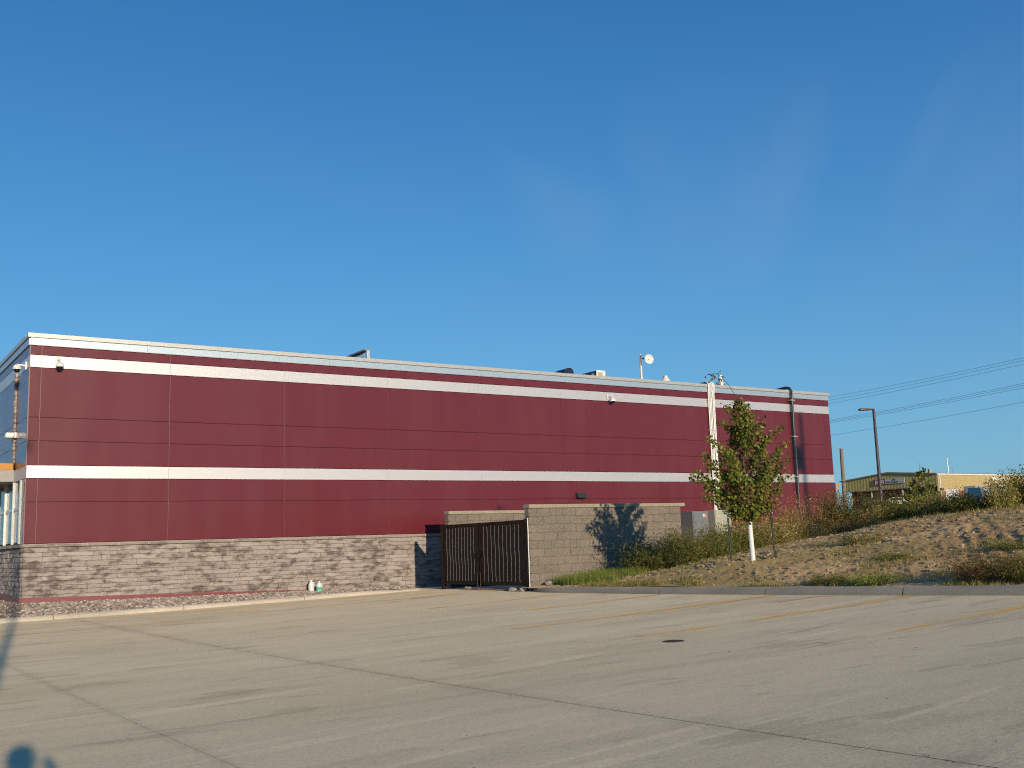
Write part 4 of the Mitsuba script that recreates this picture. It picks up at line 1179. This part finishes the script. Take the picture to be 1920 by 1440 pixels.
# olive gable front, ribbed sheets along y
a, pk, c = far(XC, 78.9, 7.10), far(XC, 73.05, 7.62), far(XC, YC, 7.08)
zb = far(XC, YC, 5.93)[2]
ribs_y = np.linspace(c[1], a[1], 61)
fx = a[0]
V, F = [], []
for i, y in enumerate(ribs_y):
    top = np.interp(y, [c[1], pk[1], a[1]], [c[2], pk[2], a[2]])
    x = fx - (0.03 if i % 2 else 0.0)
    V += [(x, y - .02, zb), (x, y - .02, top), (x, y + .02, zb), (x, y + .02, top)]
for i in range(len(ribs_y) * 2 - 1):
    q = 2 * i
    F += [(q, q + 1, q + 3), (q, q + 3, q + 2)]
part(st, 'siding', trimesh.Trimesh(V, F, process=False), 'm_olive')
g0 = far(XC, YC, 3.6)[2]
part(st, 'wall', cat([box(fx + 1.5, fx + 30, c[1] + .3, a[1], g0, zb), box(fx + 0.3, fx + 40, c[1] + .3, a[1], zb, a[2] - .3)]), 'm_maroon')
part(st, 'soffit', box(fx - 0.25, fx + 1.5, c[1], a[1], zb - 0.16, zb - 0.001), 'm_grey_panel')
for y in (75.45, 71.42, 68.2, 78.2):
    q = far(XC, y, 5)
    part(st, 'column', box(fx - 0.05, fx + 0.12, q[1] - .09, q[1] + .09, g0, zb - 0.161), 'm_offwhite')
for (y0, z0, y1, z1) in ((c[1], c[2], pk[1], pk[2]), (pk[1], pk[2], a[1], a[2])):
    part(st, 'roof', cat([prism([(y0, z0), (y1, z1), (y1, z1 + .22), (y0, z0 + .22)], 'x', fx - 0.35, fx + 40)]), 'm_roof')
e = far(150, YC, 7)
part(st, 'yellow_wall', box(fx - 0.0, e[0], c[1], c[1] + 0.29, far(0, 0, 5.3)[2], c[2] - 0.12), 'm_yellow')
part(st, 'brick_base', box(fx + 0.01, e[0], c[1] + 0.02, c[1] + 0.3, g0, far(0, 0, 5.3)[2] - .002), 'm_brick')
part(st, 'eave_trim', box(fx - 0.1, e[0], c[1] - 0.15, c[1] - 0.002, c[2] - 0.10, c[2] + 0.10), 'm_offwhite')
for x in (98.55, 107.07, 116, 125):
    q = far(x, YC, 5)
    part(st, 'downspout', box(q[0] - 0.08, q[0] + 0.08, c[1] - 0.16, c[1] - 0.003, g0, c[2] - 0.11), 'm_offwhite')
q0, q1 = far(108.04, YC, 6.45), far(111.5, YC, 6.8)
part(st, 'wall_sign', box(q0[0], q1[0], c[1] - 0.12, c[1] - 0.004, q0[2], q1[2]), 'm_offwhite')
sg = f'{st}__store_sign'
USED.add(sg)
SM = np.eye(4)
SM[:3, 0], SM[:3, 1], SM[:3, 2] = (0, -1, 0), (0, 0, 1), (-1, 0, 0)


def sign_text(s, h, y, z, m, bold=False):
    t = meshkit.text_mesh(s, h, 0.02, bold)
    t.apply_transform(SM)
    t.apply_translation((fx - 0.235, y, z))
    put(f'{sg}__lettering', t, m)


for (ya, yb) in ((74.93, 74.32), (74.08, 73.50)):
    p, q = far(XC, ya, 6.37), far(XC, yb, 7.0)
    put(f'{sg}__letter_board', box(fx - 0.23, fx - 0.10, q[1], p[1], p[2], q[2]), 'm_maroon')
    sign_text('R', 0.72, p[1] - 0.25, p[2] + 0.17, 'm_offwhite', True)
p, q = far(XC, 73.46, 6.45), far(XC, 70.95, 7.0)
put(f'{sg}__name_board', box(fx - 0.23, fx - 0.10, q[1], p[1], p[2], q[2]), 'm_sign')
sign_text('Farm & Ranch', 0.30, p[1] - 0.2, p[2] + 0.14, 'm_black', True)
sign_text('Mall', 0.26, p[1] - 1.6, p[2] + 0.55, 'm_black', True)
for (x, y, h, r) in ((99.0, 68.5, 8.0, 0.12), (99.3, 68.6, 8.0, 0.30)):
    q = far(x, y, 7.2)
    part(st, 'roof_vent', tube([q - [0, 0, .4], (q[0], q[1], far(0, 0, h - .25)[2])], r, 8), 'm_dark' if r < .2 else 'm_yellow')
at = thing('roof_antenna', 'thin television mast antenna on the distant yellow store roof', 'antenna')
q, q2 = far(102.5, 68.5, 7.1), far(102.5, 68.5, 8.95)
part(at, 'mast', tube([q, q2], 0.04, 6), 'm_galv')
part(at, 'boom', tube([q2 + [-.65, .45, -.03], q2 + [.65, -.45, -.03]], 0.03, 6), 'm_galv')
part(at, 'mast', tube([q + [.6, -.4, 0], q + [.6, -.4, 1.5]], 0.04, 6), 'm_dark')
sb = thing('distant_shed', 'small orange and white building far behind the wooden pole', 'building')
q = far(81.3, 66.3, 4.0)
part(sb, 'wall', box(q[0], q[0] + .9, q[1] + .2, q[1] + 3, q[2] - 1.5, far(0, 0, 5.75)[2]), 'm_palegrey')
part(sb, 'roof_band', box(q[0] - .1, q[0] + 1.0, q[1] + .1, q[1] + 3.1, far(0, 0, 5.75)[2] + .002, far(0, 0, 6.05)[2]), 'm_wood')
part(sb, 'window', box(q[0] - .03, q[0] - .001, q[1] + 1.0, q[1] + 2.4, far(0, 0, 5.0)[2], far(0, 0, 5.5)[2]), 'm_glass')


def car(name, label, cat_, x, y, rot, body, kind):
    """profile in metres along x, wheels, windows and lights"""
    z = tz(x, y)
    t = thing(name, label, cat_)
    M = trimesh.transformations.rotation_matrix(rot, [0, 0, 1])
    M[:3, 3] = (x, y, z)
    if kind == 'suv':
        L, w = 4.7, 1.85
        low = [(0, .35), (0, .85), (.15, 1.0), (1.25, 1.08), (4.6, 1.08), (4.7, .9), (4.7, .35)]
        top = [(1.25, 1.08), (1.95, 1.68), (4.25, 1.70), (4.6, 1.08)]
        win = [(1.45, 1.10), (2.02, 1.60), (4.15, 1.62), (4.42, 1.10)]
    elif kind == 'sedan':
        L, w = 4.6, 1.78
        low = [(0, .3), (0, .75), (.2, .88), (1.2, .95), (4.4, .98), (4.6, .8), (4.6, .3)]
        top = [(1.2, .95), (1.9, 1.42), (3.3, 1.42), (4.1, .98)]
        win = [(1.4, .97), (1.97, 1.36), (3.22, 1.36), (3.85, .98)]
    else:
        L, w = 5.4, 2.0
        h = {'van': 2.15, 'box': 2.7, 'rv': 2.55}[kind]
        low = [(0, .4), (0, 1.0), (.25, 1.15), (.8, 1.2), (5.4, 1.2), (5.4, .4)]
        top = [(.8, 1.2), (1.35, h - .1), (1.6, h), (5.4, h), (5.4, 1.2)]
        win = [(1.0, 1.25), (1.35, 1.85), (2.3, 1.85), (2.3, 1.25)]

    def add(n_, mesh, m):
        mesh = mesh.copy()
        mesh.apply_transform(M)
        part(t, n_, mesh, m)
    add('body', prism(low, 'y', -w / 2, w / 2), body)
    add('cabin', prism(top, 'y', -w / 2 + .06, w / 2 - .06), body)
    add('window', prism(win, 'y', -w / 2 + .05, -w / 2 + .058), 'm_glass')
    add('window', prism(win, 'y', w / 2 - .058, w / 2 - .05), 'm_glass')
    ws, we = np.array(top[0]), np.array(top[1])
    p, q = ws + (we - ws) * .1, ws + (we - ws) * .85
    add('windscreen', prism([(p[0] - .012, p[1]), (p[0] + .02, p[1] - .0), (q[0] + .02, q[1]), (q[0] - .012, q[1])], 'y', -w / 2 + .15, w / 2 - .15), 'm_glass')
    for a_ in (.85, L - .95):
        for s in (-1, 1):
            wh = lathe([(0, -.1), (.2, -.11), (.33, -.1), (.34, 0), (.33, .1), (.2, .11), (0, .1)], (0, 0, 0), 16, (0, 1, 0))
            wh.apply_translation((a_, s * (w / 2 - .08), .34))
            add('wheel', wh, 'm_black')
    for s in (-1, 1):
        add('headlight', cbox(-.02, .05, s * (w / 2 - .3) - .15, s * (w / 2 - .3) + .15, .68, .82, .01), 'm_offwhite')


car('parked_car', 'dark navy parked car under the olive store canopy', 'car', *far(86.0, 63.9, 0)[:2], 2.2, 'm_navy', 'suv')
car('parked_car', 'white parked car half hidden by the small tree', 'car', *far(87.9, 62.9, 0)[:2], 2.4, 'm_offwhite', 'sedan')
car('parked_car', 'slate grey parked car before the corner of the yellow store', 'car', *far(89.6, 61.3, 0)[:2], 2.35, 'm_slate', 'suv')
car('parked_van', 'white parked van behind the slate grey car', 'van', *far(91.3, 60.9, 0)[:2], 3.75, 'm_offwhite', 'van')
car('parked_van', 'blue parked van before the brick base of the yellow store', 'van', *far(93.2, 59.3, 0)[:2], 3.6, 'm_blue', 'van')
car('parked_truck', 'grey box truck parked by the yellow store behind the blue van', 'truck', *far(96.0, 60.5, 0)[:2], 3.3, 'm_palegrey', 'rv')
car('parked_truck', 'white motorhome parked by the yellow store at right', 'motorhome', *far(99.2, 60.0, 0)[:2], 3.3, 'm_offwhite', 'rv')

# ---------------------------------------------------------------- the photographer, behind the lens: only the shadow is in view
import manifold3d as m3


def ball(c, r):
    return m3.Manifold.sphere(r, 20).translate([float(q) for q in c])


def bones(chain):
    out = []
    for (a, ra), (b, rb) in zip(chain[:-1], chain[1:]):
        out.append(m3.Manifold.batch_hull([ball(a, ra), ball(b, rb)]))
    return out


pe = thing('person', 'person standing behind the viewpoint, seen only as a shadow at the lower left', 'person')
pz = float(lotz(0, -0.4))
fwd2 = np.array([0.5569, 0.8306, 0])
rt = np.array([0.8306, -0.5569, 0])
org = np.array([-0.03, -0.30, pz + 0.0]) - fwd2 * 0.12


def pt(r, f, u):
    return org + rt * r + fwd2 * f + np.array([0, 0, u * 1.065])


ms = []
ms += bones([(pt(0, 0, .92), .15), (pt(0, 0, 1.15), .14), (pt(0, 0, 1.36), .14)])
ms += [m3.Manifold.batch_hull([ball(pt(-.17, 0, 1.40), .06), ball(pt(.17, 0, 1.40), .06), ball(pt(-.12, 0, 1.1), .1), ball(pt(.12, 0, 1.1), .1)])]
ms += bones([(pt(0, 0, 1.40), .06), (pt(0, .01, 1.52), .055)])
head = [m3.Manifold.batch_hull([ball(pt(0, .0, 1.62), .092), ball(pt(0, .04, 1.54), .06), ball(pt(0, -.03, 1.64), .09)]), ball(pt(0, .115, 1.585), .016), ball(pt(-.09, 0, 1.59), .02), ball(pt(.09, 0, 1.59), .02)]
for s in (-1, 1):
    ms += bones([(pt(s * .09, 0, .92), .10), (pt(s * .10, .01, .50), .065), (pt(s * .10, -.02, .10), .042)])
    ms += bones([(pt(s * .10, -.04, .05), .04), (pt(s * .11, .15, .03), .03)])
    up = 0.20 if s > 0 else 0.0
    ms += bones([(pt(s * .19, 0, 1.40), .05), (pt(s * (.27 + up * .4), .02, 1.13 + up * .5), .042), (pt(s * (.17 + up * .2), .04, 1.28 + up), .033)])
    hd_ = bones([(pt(s * .17, .04, 1.28), .03), (pt(s * .13, .05, 1.35), .032)])
    for q in range(4):
        hd_ += bones([(pt(s * .135, .03 + .018 * q, 1.36), .010), (pt(s * .11, .03 + .018 * q, 1.405), .009), (pt(s * .085, .035 + .018 * q, 1.40), .008)])
    hd_ += bones([(pt(s * .14, .03, 1.33), .011), (pt(s * .09, .02, 1.345), .009)])
    ms += [h_.translate((rt * up * .2 + np.array([0, 0, up * 1.065])).tolist()) for h_ in hd_]
body = m3.Manifold.batch_boolean(ms + head, m3.OpType.Add).refine_to_length(0.04)
bm = body.to_mesh()
tm = trimesh.Trimesh(bm.vert_properties[:, :3], bm.tri_verts, process=True)
trimesh.smoothing.filter_taubin(tm, iterations=4)
part(pe, 'body', tm, 'm_shirt', smooth=True)
hm = m3.Manifold.batch_hull([ball(pt(0, -.025, 1.65), .098), ball(pt(0, -.05, 1.60), .09)]).to_mesh()
part(pe, 'hair', trimesh.Trimesh(hm.vert_properties[:, :3], hm.tri_verts, process=False), 'm_hair', smooth=True)
